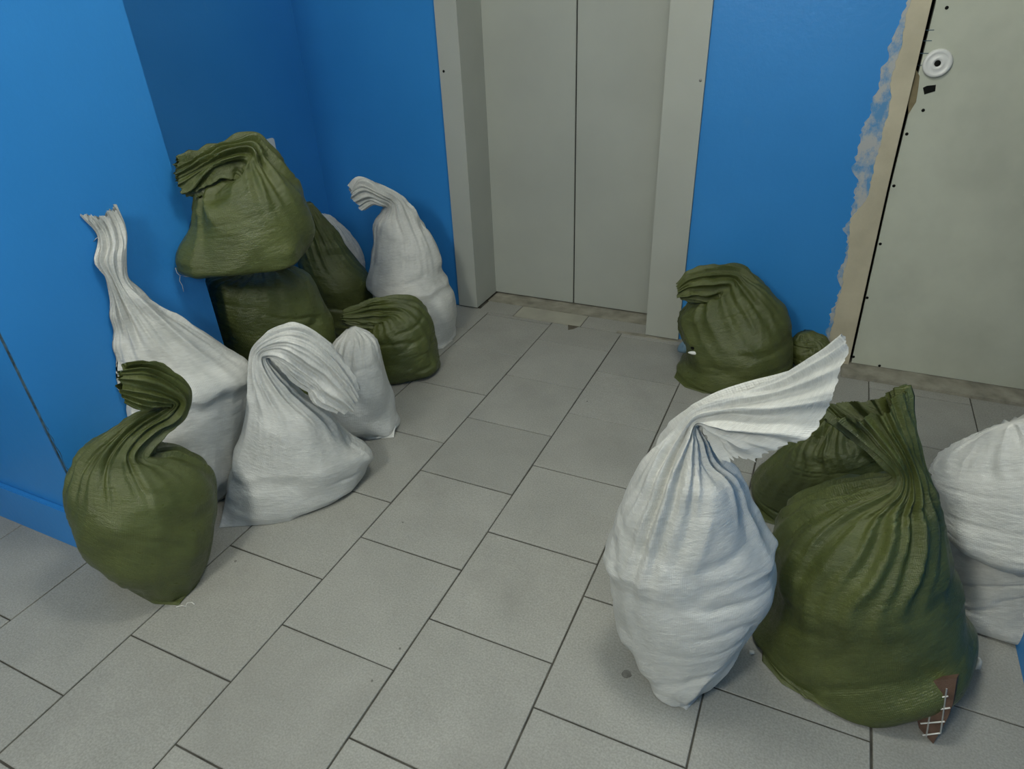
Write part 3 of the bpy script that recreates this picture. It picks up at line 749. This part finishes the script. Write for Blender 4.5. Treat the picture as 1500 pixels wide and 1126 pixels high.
            [1.222, 0.504, 0.3629, 0.139, -0.034, 0.0428, 0.13, 2.0, 0.0, 0.0, 0.0],
            [1.2264, 0.5029, 0.2898, 0.1587, -0.0388, 0.0483, 0.16, 2.0, 0.0, 0.0, 0.0],
            [1.2485, 0.4975, 0.2009, 0.1593, -0.0389, 0.0718, 0.175, 2.0, 0.0, 0.0, 0.0],
            [1.2553, 0.4959, 0.1142, 0.1762, -0.0431, 0.1033, 0.1835, 2.0, 0.0, 0.0, 0.0],
            [1.2675, 0.4929, 0.0261, 0.1901, -0.0465, 0.1366, 0.1978, 2.0, 0.0, 0.0, 0.0],
            [1.2879, 0.4879, -0.0286, 0.196, -0.0479, 0.1545, 0.2039, 2.3, 0.0, 0.0, 0.0]],
        front=[[1.0903, 0.3631, 0.0], [1.1386, 0.3183, 0.0], [1.2338, 0.2912, 0.0], [1.3144, 0.2994, 0.0], [1.366, 0.3411, 0.0], [1.4171, 0.3999, 0.0], [1.4755, 0.4633, 0.0], [1.5258, 0.5284, 0.0]],
        back=[[1.5258, 0.5284, 0.0], [1.5004, 0.6268, 0.0], [1.4616, 0.67, 0.0], [1.4164, 0.687, 0.0], [1.3651, 0.6789, 0.0], [1.3076, 0.6457, 0.0], [1.2439, 0.5873, 0.0], [1.1739, 0.5028, 0.0], [1.0903, 0.3631, 0.0]]),
    'w15': dict(n=[0.3825, 0.924], z0=0.0, mouth=0, pleat=0.4, seed=15, fill=None,
        st=[[1.5667, 0.8251, 0.2562, 0.0959, -0.0397, 0.0637, 0.06, 2.0, 0.0, 0.0, 0.0],
            [1.5913, 0.8149, 0.1664, 0.1177, -0.0487, 0.0757, 0.1578, 2.0, 0.0, 0.0, 0.0],
            [1.6207, 0.8027, 0.0646, 0.12, -0.0497, 0.0752, 0.1701, 2.0, 0.0, 0.0, 0.0],
            [1.6461, 0.7922, -0.0232, 0.1073, -0.0444, 0.084, 0.1753, 2.0, 0.0, 0.0, 0.0]],
        front=[[1.5077, 0.6743, 0.0], [1.5213, 0.6541, 0.0], [1.5781, 0.6908, 0.0], [1.6229, 0.7269, 0.0], [1.742, 0.7877, 0.0]],
        back=[[1.742, 0.7877, 0.0], [1.7595, 0.8867, 0.0], [1.7554, 0.9333, 0.0], [1.741, 0.955, 0.0], [1.7167, 0.9527, 0.0], [1.6824, 0.9266, 0.0], [1.6383, 0.8766, 0.0], [1.5839, 0.8017, 0.0], [1.5077, 0.6743, 0.0]]),
    'w15t': dict(n=[0.3502, 0.9367], z0=0.18, mouth=0, pleat=0.35, seed=17, fill=None,
        st=[[1.4901, 0.7977, 0.4774, 0.0365, -0.0137, 0.0396, 0.03, 2.0, 0.0, 0.0, 0.0],
            [1.5122, 0.7894, 0.4263, 0.1091, -0.0408, 0.0652, 0.08, 2.0, 0.0, 0.0, 0.0],
            [1.5232, 0.7853, 0.366, 0.1394, -0.0521, 0.0605, 0.1158, 2.0, 0.0, 0.0, 0.0],
            [1.5468, 0.7658, 0.2994, 0.1409, -0.0527, 0.0407, 0.13, 2.0, 0.0, 0.0, 0.0],
            [1.5696, 0.7466, 0.2334, 0.1302, -0.0487, 0.0274, 0.14, 2.0, 0.0, 0.0, 0.0]],
        front=[[1.4582, 0.7516, 0.18], [1.5127, 0.6955, 0.18], [1.5739, 0.6504, 0.18], [1.6634, 0.6812, 0.18]],
        back=[[1.6634, 0.6812, 0.18], [1.6735, 0.7857, 0.18], [1.6671, 0.8458, 0.18], [1.6527, 0.8849, 0.18], [1.6309, 0.9038, 0.18], [1.6014, 0.9025, 0.18], [1.5645, 0.881, 0.18], [1.5196, 0.8385, 0.18], [1.4582, 0.7516, 0.18]]),
}


def hermite(P, t, q):
    """smooth interpolation of the rows of P (at parameters t) at parameters q"""
    m = np.zeros_like(P)
    d = (P[1:] - P[:-1]) / (t[1:] - t[:-1]).reshape((-1,) + (1,) * (P.ndim - 1))
    m[1:-1] = 0.5 * (d[1:] + d[:-1])
    m[0], m[-1] = d[0], d[-1]
    k = np.clip(np.searchsorted(t, q, side='right') - 1, 0, len(t) - 2)
    h = (t[k + 1] - t[k])
    s = (q - t[k]) / h
    sh = (-1,) + (1,) * (P.ndim - 1)
    s_, h_ = s.reshape(sh), h.reshape(sh)
    return ((2 * s_**3 - 3 * s_**2 + 1) * P[k] + (s_**3 - 2 * s_**2 + s_) * h_ * m[k]
            + (-2 * s_**3 + 3 * s_**2) * P[k + 1] + (s_**3 - s_**2) * h_ * m[k + 1])

def polyline(pts, u):
    pts = np.array(pts)
    seg = np.linalg.norm(np.diff(pts, axis=0), axis=1)
    s = np.concatenate([[0], np.cumsum(seg)])
    s /= s[-1]
    return np.stack([np.interp(u, s, pts[:, i]) for i in range(3)], 1)

def smooth_noise(rs, M, N, gm, gn):
    """periodic-in-theta value noise on the ring grid"""
    g = rs.uniform(-1, 1, (gm + 2, gn))
    i = np.linspace(0, gm, M, endpoint=False)
    j = np.linspace(0, gn, N, endpoint=False)
    i0 = i.astype(int); fi = i - i0; fi = fi * fi * (3 - 2 * fi)
    j0 = j.astype(int); fj = j - j0; fj = fj * fj * (3 - 2 * fj)
    a = g[i0][:, j0 % gn]; b = g[i0][:, (j0 + 1) % gn]
    c = g[i0 + 1][:, j0 % gn]; d = g[i0 + 1][:, (j0 + 1) % gn]
    fi = fi[:, None]; fj = fj[None, :]
    return a * (1 - fi) * (1 - fj) + b * (1 - fi) * fj + c * fi * (1 - fj) + d * fi * fj

def build_grid(sp, M=88, N=100):
    rs = np.random.RandomState(sp['seed'])
    th = np.linspace(0, 2 * np.pi, N, endpoint=False)
    c, s = np.cos(th), np.sin(th)
    n3 = np.array([sp['n'][0], sp['n'][1], 0.0])
    rings = []
    for r in sp['st']:
        C, A, d, e, bu = np.array(r[0:3]), np.array(r[3:6]), r[6], r[7], np.array(r[8:11])
        ce = np.sign(c) * np.abs(c) ** (2 / e)
        se = np.sign(s) * np.abs(s) ** (2 / e)
        ring = C + ce[:, None] * A + se[:, None] * n3 * d + (s**2)[:, None] * bu
        rings.append(ring)
    base = np.zeros((N, 3))
    h = N // 2
    base[:h] = polyline(sp['back'], np.linspace(0, 1, h, endpoint=False))
    base[h:] = polyline(sp['front'], np.linspace(0, 1, N - h, endpoint=False))
    base[:, 2] = sp['z0'] + 0.001
    ctr = base.mean(0)
    base = ctr + (base - ctr) * 0.975
    # the lowest section pulls in a little so that the bulge overhangs the contact line
    rings.append(base)
    rings = np.array(rings)
    lo = sp['z0'] + 0.004 + 0.012 * np.linspace(1, 0, len(rings))[:, None]
    rings[:-1, :, 2] = np.maximum(rings[:-1, :, 2], lo[:-1])
    step = np.linalg.norm(np.diff(rings, axis=0), axis=2).mean(1) + 0.004
    t = np.concatenate([[0], np.cumsum(step)])
    q = np.linspace(0, t[-1], M)
    X = hermite(rings, t, q)
    return X, t, q, rs, ctr

def relax(X, t, q, sp, rs, limits, iters=90):
    """surface detail (pleats, rubble lumps, creases) followed by a cloth relaxation"""
    M, N, _ = X.shape
    per = np.linalg.norm(np.roll(X, -1, 1) - X, axis=2).sum(1)
    pmax = np.percentile(per, 92)
    gath = np.clip(1 - per / pmax, 0, 1)                    # 0 in the full body, ~0.8 in the neck
    gs = np.convolve(np.pad(gath, 6, mode='edge'), np.ones(13) / 13, 'valid')
    rad = per / (2 * np.pi)
    N0 = vertex_normals(X)
    th = np.linspace(0, 2 * np.pi, N, endpoint=False)[None, :]
    sl = q[:, None]
    tw = rs.uniform(-1, 1) * 1.6
    pleat = np.zeros((M, N))
    drift = smooth_noise(rs, M, N, 5, 5) * 1.7
    thw = th + 0.38 * smooth_noise(rs, 1, N, 1, 5) + 0.16 * smooth_noise(rs, 1, N, 1, 11)
    for k, w in ((4, 0.45), (rs.randint(6, 8), 0.85), (rs.randint(9, 12), 0.8), (rs.randint(14, 18), 0.4)):
        ph = rs.uniform(0, 6.28)
        v = np.sin(k * (thw + tw * sl) + ph + drift * (1 + 0.06 * k))
        pleat += w * (1 - 2 * np.abs(v) ** rs.uniform(0.6, 1.1)) * np.clip(0.65 + 0.9 * smooth_noise(rs, M, N, 4, 6), 0, 1.5)
    pleat *= 0.62
    # pleats are deep in the neck and fan out over the shoulder
    reach = gs.copy()
    dq = q[1] - q[0]
    for i in range(1, M):
        reach[i] = max(reach[i], reach[i - 1] * math.exp(-dq / 0.20))
    amp = sp['pleat'] * np.minimum(0.020, 0.34 * rad) * np.clip(reach * 1.6, 0, 1) ** 1.2
    body = np.clip(1 - gs * 2.4, 0, 1)[:, None]
    lump = smooth_noise(rs, M, N, 5, 6) * 0.010 + smooth_noise(rs, M, N, 10, 12) * 0.005
    # corners of rubble pushing the fabric out
    for _ in range(20):
        ci = int(rs.uniform(0.35, 0.97) * M)
        cj = rs.randint(0, N)
        dd = np.linalg.norm(X - X[ci, cj], axis=2)
        lump += rs.uniform(0.006, 0.019) * np.clip(1 - dd / rs.uniform(0.04, 0.09), 0, 1)
    # short tight creases, mostly across the sack
    crease = -0.010 * np.clip(1 - np.abs(smooth_noise(rs, M, N, 16, 6)) * 5, 0, 1) * np.clip(smooth_noise(rs, M, N, 7, 7) + 0.35, 0, 1)
    crease += -0.0045 * np.clip(1 - np.abs(smooth_noise(rs, M, N, 28, 9)) * 4, 0, 1) * np.clip(smooth_noise(rs, M, N, 8, 9) + 0.2, 0, 1)
    low = np.clip((q - 0.55 * q[-1]) / (0.3 * q[-1]), 0, 1)[:, None]
    disp = amp[:, None] * pleat + (1 - body) * np.minimum(0.006, 0.2 * rad)[:, None] * smooth_noise(rs, M, N, 20, 14) * sp['pleat'] + body * (lump * (0.5 + 0.5 * low) + crease + 0.001)
    if sp.get('fill'):                                      # fabric hangs over the edge of the filling
        f0, amt = sp['fill']
        tf = np.interp(f0, np.arange(len(t)), t) + 0.03 * smooth_noise(rs, 1, N, 3, 7)[0] + 0.012 * smooth_noise(rs, 1, N, 3, 17)[0]
        x = (sl - tf[None, :])
        disp += amt * np.where(x < 0, np.exp(x / 0.035), np.exp(-x / 0.012) * 1.0 - 0.35 * np.exp(-((x - 0.03) / 0.02) ** 2)) * np.clip(0.7 + 0.8 * smooth_noise(rs, M, N, 3, 6), 0, 1.3)
    fade = np.clip((M - 1 - np.arange(M)) / 5.0, 0.1, 1)[:, None]
    disp = disp * fade
    X0 = X.copy()
    Xt = X + N0 * disp[..., None]
    # surplus fabric
    kc = np.clip(pmax / np.maximum(per, 1e-6), 1.03, 1.22) ** 0.8
    Lc = np.linalg.norm(np.roll(Xt, -1, 1) - Xt, axis=2) * (1 + (kc[:, None] - 1) * 0.5) * (1 + 0.03 * smooth_noise(rs, M, N, 8, 8))
    Ll = np.linalg.norm(X[1:] - X[:-1], axis=2) * (1.03 + 0.05 * np.abs(smooth_noise(rs, M, N, 7, 6)[1:]))
    Ld = np.linalg.norm(np.roll(Xt, -1, 1)[1:] - Xt[:-1], axis=2) * 1.02
    Ld2 = np.linalg.norm(np.roll(Xt, 1, 1)[1:] - Xt[:-1], axis=2) * 1.02
    Y = Xt.copy()
    lim_in = np.minimum(0.010 + 0.02 * np.clip(gs * 2, 0, 1) * np.minimum(rad / 0.05, 1), 0.45 * rad)[:, None]
    lim_out = (0.012 + 0.010 * np.clip(gs * 2, 0, 1))[:, None]

    def spring(D, L, k):
        l = np.linalg.norm(D, axis=2)
        return D * (k * (l - L) / np.maximum(l, 1e-7))[..., None]
    for it in range(iters):
        G = np.zeros_like(Y)
        c = spring(np.roll(Y, -1, 1) - Y, Lc, 0.16)
        G += c - np.roll(c, 1, 1)
        c = spring(Y[1:] - Y[:-1], Ll, 0.16)
        G[:-1] += c; G[1:] -= c
        c = spring(np.roll(Y, -1, 1)[1:] - Y[:-1], Ld, 0.05)
        G[:-1] += c; G[1:] -= np.roll(c, 1, 1)
        c = spring(np.roll(Y, 1, 1)[1:] - Y[:-1], Ld2, 0.05)
        G[:-1] += c; G[1:] -= np.roll(c, -1, 1)
        lap = 0.25 * (np.roll(Y, -1, 1) + np.roll(Y, 1, 1) - 2 * Y)
        lap[1:-1] += 0.25 * (Y[2:] + Y[:-2] - 2 * Y[1:-1])
        Y += G + 0.09 * lap + 0.06 * (Xt - Y)
        D = ((Y - X0) * N0).sum(2)
        Dc = np.clip(D, -lim_in + np.minimum(disp, 0), lim_out + np.maximum(disp, 0))
        Y += N0 * (Dc - D)[..., None]
        Y[..., 2] = np.maximum(Y[..., 2], sp['z0'] + 0.005)
        Y[-1] = X0[-1]
        for ax, sgn, val in limits:
            if ax == 'pier':                                # stay out of the masonry pier
                ins = (Y[..., 0] < X_PIER + 0.004) & (Y[..., 1] < Y_PIER1 + 0.004)
                byx = ins & (X_PIER - Y[..., 0] < Y_PIER1 - Y[..., 1])
                Y[..., 0] = np.where(byx, X_PIER + 0.004, Y[..., 0])
                Y[..., 1] = np.where(ins & ~byx, Y_PIER1 + 0.004, Y[..., 1])
                continue
            Y[..., ax] = np.maximum(Y[..., ax], val) if sgn > 0 else np.minimum(Y[..., ax], val)
    return Y

def vertex_normals(Y):
    e1 = np.roll(Y, -1, 1)
    fn = np.cross(e1[1:] - Y[:-1], Y[1:] - e1[:-1])          # quad normals
    vn = np.zeros_like(Y)
    vn[:-1] += fn; vn[1:] += fn
    vn[:-1] += np.roll(fn, 1, 1); vn[1:] += np.roll(fn, 1, 1)
    vn /= np.maximum(np.linalg.norm(vn, axis=2, keepdims=True), 1e-12)
    cen = Y.mean(1, keepdims=True)
    if ((Y - cen) * vn).sum(2).mean() < 0:
        vn = -vn
    return vn

def upsample(Y):
    """double the grid both ways with cubic interpolation"""
    m = (-np.roll(Y, 1, 1) + 9 * Y + 9 * np.roll(Y, -1, 1) - np.roll(Y, -2, 1)) / 16
    Z = np.empty((Y.shape[0], Y.shape[1] * 2, 3))
    Z[:, 0::2], Z[:, 1::2] = Y, m
    P = np.concatenate([2 * Z[:1] - Z[1:2], Z, 2 * Z[-1:] - Z[-2:-1]])
    mm = (-P[:-3] + 9 * P[1:-2] + 9 * P[2:-1] - P[3:]) / 16
    W = np.empty((Z.shape[0] * 2 - 1, Z.shape[1], 3))
    W[0::2], W[1::2] = Z, mm
    return W

def grid_mesh(name, Y, uv, nrm, i0, i1, cap_top, cap_bottom, mat):
    """rings i0..i1 as one mesh with shared shading normals"""
    N = Y.shape[1]
    P = Y[i0:i1 + 1].reshape(-1, 3)
    R = i1 - i0
    ii, jj = np.meshgrid(np.arange(R), np.arange(N), indexing='ij')
    a = ii * N + jj; b = ii * N + (jj + 1) % N
    F = np.stack([a, b, b + N, a + N], -1).reshape(-1, 4)
    verts = [tuple(p) for p in P]
    faces = [tuple(f) for f in F.tolist()]
    nr = [tuple(v) for v in nrm[i0:i1 + 1].reshape(-1, 3)]
    if cap_bottom:
        verts.append(tuple(Y[i1].mean(0))); c = len(verts) - 1
        faces += [(R * N + j, R * N + (j + 1) % N, c) for j in range(N)]
        nr.append((0, 0, -1))
    if cap_top:
        tp = Y[i0].mean(0) + np.array([0, 0, 0.004])
        verts.append(tuple(tp)); c = len(verts) - 1
        faces += [((j + 1) % N, j, c) for j in range(N)]
        nr.append((0, 0, 1))
    me = bpy.data.meshes.new(name)
    me.from_pydata(verts, [], faces)
    ul = me.uv_layers.new(name='UVMap')
    lu = np.zeros((len(me.loops), 2), np.float32)
    nf = len(F)
    U = np.stack([np.stack([uv[i0:i1, :-1], uv[i0:i1, 1:], uv[i0 + 1:i1 + 1, 1:], uv[i0 + 1:i1 + 1, :-1]], 2)], 0)[0]
    lu[:nf * 4] = U.reshape(-1, 2)
    ul.data.foreach_set('uv', lu.ravel())
    me.update()
    me.materials.append(mat)
    me.polygons.foreach_set('use_smooth', [True] * len(me.polygons))
    me.normals_split_custom_set_from_vertices(nr)
    return me

def make_sack_object(key, label, colour, group, limits=(), zigzag=False, parts=True, M=88, root=None, part_name=None):
    sp = SACKS[key]
    X, t, q, rs, ctr = build_grid(sp, M)
    Y = relax(X, t, q, sp, rs, limits)
    Y = upsample(Y)
    Y[..., 2] = np.maximum(Y[..., 2], sp['z0'] + 0.0012)
    q = np.interp(np.arange(len(Y)) / 2.0, np.arange(len(q)), q)
    if zigzag:                                           # pinked cut along the mouth
        j = np.arange(Y.shape[1])
        amt = (np.abs(((j / 4.0) % 1.0) - 0.5) * 2.0)[:, None] * rs.uniform(0.5, 1.0, (len(j), 1))
        d = Y[0] - Y[2]
        Y[0] = Y[0] + d / np.maximum(np.linalg.norm(d, axis=1, keepdims=True), 1e-6) * 0.009 * amt * np.clip(0.55 + 0.8 * np.cos(np.linspace(0, 2 * np.pi, len(j), endpoint=False)), 0.15, 1)[:, None]
    if sp['mouth'] > 0:                                  # uneven hem of the mouth
        fray = smooth_noise(rs, 1, Y.shape[1], 1, 24)[0] * 0.007 + rs.uniform(-0.002, 0.002, Y.shape[1])
        for i, w in ((0, 1.0), (1, 0.6), (2, 0.3)):
            d = Y[i] - Y[i + 3]
            Y[i] = Y[i] + d / np.maximum(np.linalg.norm(d, axis=1, keepdims=True), 1e-6) * (fray * w)[:, None]
    nrm = vertex_normals(Y)
    e1 = np.roll(Y, -1, 1)
    fn = np.cross(e1[1:] - Y[:-1], Y[1:] - e1[:-1])
    if (fn * nrm[1:]).sum() < 0:
        Y = Y[:, ::-1]; nrm = nrm[:, ::-1]
    per = np.linalg.norm(np.roll(X, -1, 1) - X, axis=2).sum(1)
    pm = np.percentile(per, 92)
    N = Y.shape[1]
    uv = np.zeros((len(Y), N + 1, 2), np.float32)
    uv[..., 0] = np.linspace(0, pm, N + 1)[None, :]
    uv[..., 1] = q[:, None]
    mt = MAT[colour]
    if root is None:
        root = bpy.data.objects.new('sack', None)
        root.location = tuple(ctr)
        link(root)
        tag(root, label, 'sack', group)
    inv = Matrix.Translation(root.location).inverted()
    if sp['mouth'] > 0 and parts:
        cut = int(np.searchsorted(q, t[sp['mouth']]))
        o = link(bpy.data.objects.new('gathered_mouth', grid_mesh('gathered_mouth', Y, uv, nrm, 0, cut, False, False, mt)), root)
        o.matrix_parent_inverse = inv
        o = link(bpy.data.objects.new('body', grid_mesh('body', Y, uv, nrm, cut, len(Y) - 1, False, True, mt)), root)
        o.matrix_parent_inverse = inv
    else:
        o = link(bpy.data.objects.new(part_name or 'body', grid_mesh(part_name or 'body', Y, uv, nrm, 0, len(Y) - 1, True, True, mt)), root)
        o.matrix_parent_inverse = inv
    return root, Y

WG, GG = 'white woven rubble sacks', 'olive green woven rubble sacks'
PIER = [(0, 1, X_PIER + 0.004)]
BACKW = [(1, -1, Y_BACK - 0.006), (0, 1, X_NICHE + 0.006), ('pier', 0, 0)]
sack_g1, Yg1 = make_sack_object('g1', 'olive sack with a twisted neck curling left, in front of the blue pier', 'green', GG)
sack_w2, Yw2 = make_sack_object('w2', 'tall white sack with a knotted top, leaning against the blue pier', 'white', WG, PIER)
sack_w3, _ = make_sack_object('w3', 'white sack with its top folded over to the right, beside the front olive sack', 'white', WG)
make_sack_object('w4', 'greyish white sack half hidden behind the folded-top white sack', 'white', WG)
make_sack_object('g6', 'olive sack at the bottom of the stack of two beside the pier', 'green', GG, BACKW)
sack_g5, Yg5 = make_sack_object('g5', 'olive sack on top of another olive sack, mouth bunched to the left', 'green', GG, BACKW)
make_sack_object('g7', 'dark olive sack leaning in the shade behind the stack of two', 'green', GG, BACKW)
make_sack_object('w8', 'white sack in the niche corner, mostly hidden behind an olive sack', 'white', WG, BACKW)
make_sack_object('g9', 'low olive sack on the floor in front of the white sack by the elevator', 'green', GG)
make_sack_object('w10', 'white sack with its mouth flopped left, standing against the left elevator casing', 'white', WG, BACKW)
sack_g11, Yg11 = make_sack_object('g11', 'olive sack with a bunched top beside the right elevator casing', 'green', GG, [(1, -1, Y_BACK - 0.006)])
make_sack_object('g12', 'small olive sack against the blue wall beside the door jamb', 'green', GG, [(1, -1, Y_BACK - 0.012)])
make_sack_object('w13', 'large white sack with a long zigzag-cut mouth twisted out to the right', 'white', WG, zigzag=True, M=100)
make_sack_object('g16', 'dark olive sack behind the large olive sack, in its shade', 'green', GG)
sack_g14, Yg14 = make_sack_object('g14', 'large olive sack with an open twisted neck at the right front', 'green', GG, M=100)
sack_w15, _ = make_sack_object('w15', 'white sack cut off by the right edge of the photo', 'white', WG)
make_sack_object('w15t', '', 'white', WG, root=sack_w15, part_name='folded_top')

FRAG = {'tip': (1.4317, 0.3004, 0.001), 'poly': [(1.4317, 0.3004, 0.001), (1.4035, 0.3144, 0.0155), (1.3833, 0.3313, 0.0619), (1.38, 0.3422, 0.1122), (1.4308, 0.3329, 0.1702), (1.4381, 0.319, 0.1123), (1.4384, 0.3116, 0.0741)], 'off': (0.0051, 0.0128, -0.0024), 'ribs': [((1.4046, 0.3333, 0.1241), (1.4179, 0.306, 0.0082)), ((1.422, 0.3286, 0.1361), (1.4359, 0.3039, 0.035)), ((1.4018, 0.3283, 0.0919), (1.4276, 0.3238, 0.1222)), ((1.4022, 0.3221, 0.0603), (1.4361, 0.3163, 0.1006)), ((1.4036, 0.3157, 0.029), (1.4356, 0.3097, 0.0651)), ((1.4124, 0.3079, 0.0064), (1.435, 0.3041, 0.0341))]}
THREADS = [('g5', [(-0.5856, 0.5529, 0.6387), (-0.6034, 0.5323, 0.642), (-0.618, 0.5153, 0.6487), (-0.6276, 0.5043, 0.6558), (-0.6307, 0.5007, 0.6651), (-0.6304, 0.501, 0.6797)]), ('g5', [(-0.6264, 0.5056, 0.6555), (-0.6305, 0.5009, 0.6398), (-0.6284, 0.5033, 0.6242), (-0.6294, 0.5022, 0.6052)]), ('w2', [(-0.6255, 0.3155, 0.834), (-0.6315, 0.3059, 0.8275), (-0.6393, 0.2937, 0.8163), (-0.6454, 0.284, 0.8045), (-0.6383, 0.2953, 0.8124), (-0.6383, 0.2952, 0.7979)])]
SCRAPS = {'curl': [(-0.29, -0.0512, 0.003), (-0.2803, -0.0424, 0.003), (-0.2685, -0.0399, 0.003), (-0.2742, -0.0303, 0.003), (-0.2643, -0.0238, 0.003), (-0.2523, -0.0259, 0.003)], 'crumb_a': (1.0716, 0.3773, 0.004), 'crumb_b': (1.525, 0.5158, 0.03), 'film': (0.6513, 1.5939, 0.1177), 'paper': (0.6964, 1.5312, 0.131), 'dark': (0.6909, 1.5378, 0.147)}
SPOTS = [((0.8234, 0.2138, 0.0), 0.011), ((-0.2675, 0.1319, 0.0), 0.004), ((0.0817, 0.4421, 0.0), 0.003), ((0.3119, 0.07, 0.0), 0.003), ((0.2995, -0.0272, 0.0), 0.003), ((0.3705, 1.2614, 0.0), 0.003)]
# ------------------------------------------------------------------ small things
def plane_frame(origin, n, tilt):
    n = Vector((n[0], n[1], 0)).normalized()
    up = (n * math.cos(tilt) + Vector((0, 0, 1)) * math.sin(tilt)).normalized()
    right = n.cross(Vector((0, 0, 1))).normalized()
    return Vector(origin), right, up

def blob(name, centre, radii, mat, seed, parent=None, amp=0.35):
    """small crumpled lump"""
    bm = bmesh.new()
    bmesh.ops.create_icosphere(bm, subdivisions=3, radius=1.0)
    r = random.Random(seed)
    dirs = [Vector((r.gauss(0, 1), r.gauss(0, 1), r.gauss(0, 1))).normalized() for _ in range(9)]
    for v in bm.verts:
        d = v.co.normalized()
        k = 1 + amp * sum(max(0, d.dot(q)) ** 6 * (1 if i % 2 else -1) for i, q in enumerate(dirs))
        v.co = Vector((d.x * radii[0] * k, d.y * radii[1] * k, d.z * radii[2] * k)) + Vector(centre)
    return bm_obj(name, bm, mat, parent, True)

# a piece of old ceramic with a moulded grid on its back, sticking out under the large olive sack
frag = bpy.data.objects.new('tile_fragment', None)
frag.location = FRAG['tip']
link(frag)
tag(frag, 'brown ceramic fragment with a white grid, poking out under the large olive sack', 'rubble')
FI = Matrix.Translation(frag.location).inverted()
under(prism_obj('fragment_slab', FRAG['poly'], FRAG['off'], MAT['brick'], frag), frag, FI)
for a, b in FRAG['ribs']:
    under(tube_obj('rib', [a, b], 0.0016, MAT['thread'], frag), frag, FI)

# loose threads
for key, pts in THREADS:
    root = {'g5': sack_g5, 'w2': sack_w2, 'g1': sack_g1}[key]
    o = tube_obj('loose_thread', pts, 0.0008, MAT['thread'], root, 5)
    o.matrix_parent_inverse = Matrix.Translation(root.location).inverted()

# scraps on the floor
tag(tube_obj('thread_scrap', SCRAPS['curl'], 0.0016, MAT['thread'], None, 6), 'curl of white thread on the floor at the tip of the front olive sack', 'scrap')
tag(blob('plaster_crumb', SCRAPS['crumb_a'], (0.007, 0.005, 0.004), MAT['thread'], 3), 'white plaster crumb between the large white sack and the large olive sack', 'crumb')
tag(blob('plaster_chip', SCRAPS['crumb_b'], (0.007, 0.012, 0.016), MAT['thread'], 4), 'pale chip stuck at the right side of the large olive sack', 'crumb')
tag(blob('film_scrap', SCRAPS['film'], (0.020, 0.018, 0.026), MAT['scrap_blue'], 5), 'crumpled grey blue film sticking out of the olive sack by the elevator', 'scrap')
tag(blob('paper_scrap', SCRAPS['paper'], (0.020, 0.008, 0.006), MAT['plastic'], 8), 'white paper strip beside the grey blue film at the elevator', 'scrap')
tag(blob('dark_chip', SCRAPS['dark'], (0.008, 0.006, 0.007), MAT['black'], 9), 'small black chip above the white paper strip at the elevator', 'scrap')
# stain and chip marks on the tiles
for i, (p, r_) in enumerate(SPOTS):
    rr = random.Random(i)
    n = 14
    pts = [(p[0] + r_ * math.cos(6.283 * k / n) * rr.uniform(0.75, 1.1), p[1] + r_ * math.sin(6.283 * k / n) * rr.uniform(0.75, 1.1), 0.0005) for k in range(n)]
    prism_obj('dirt_spot', pts, (0, 0, 0.0007), MAT['spot'], floor)
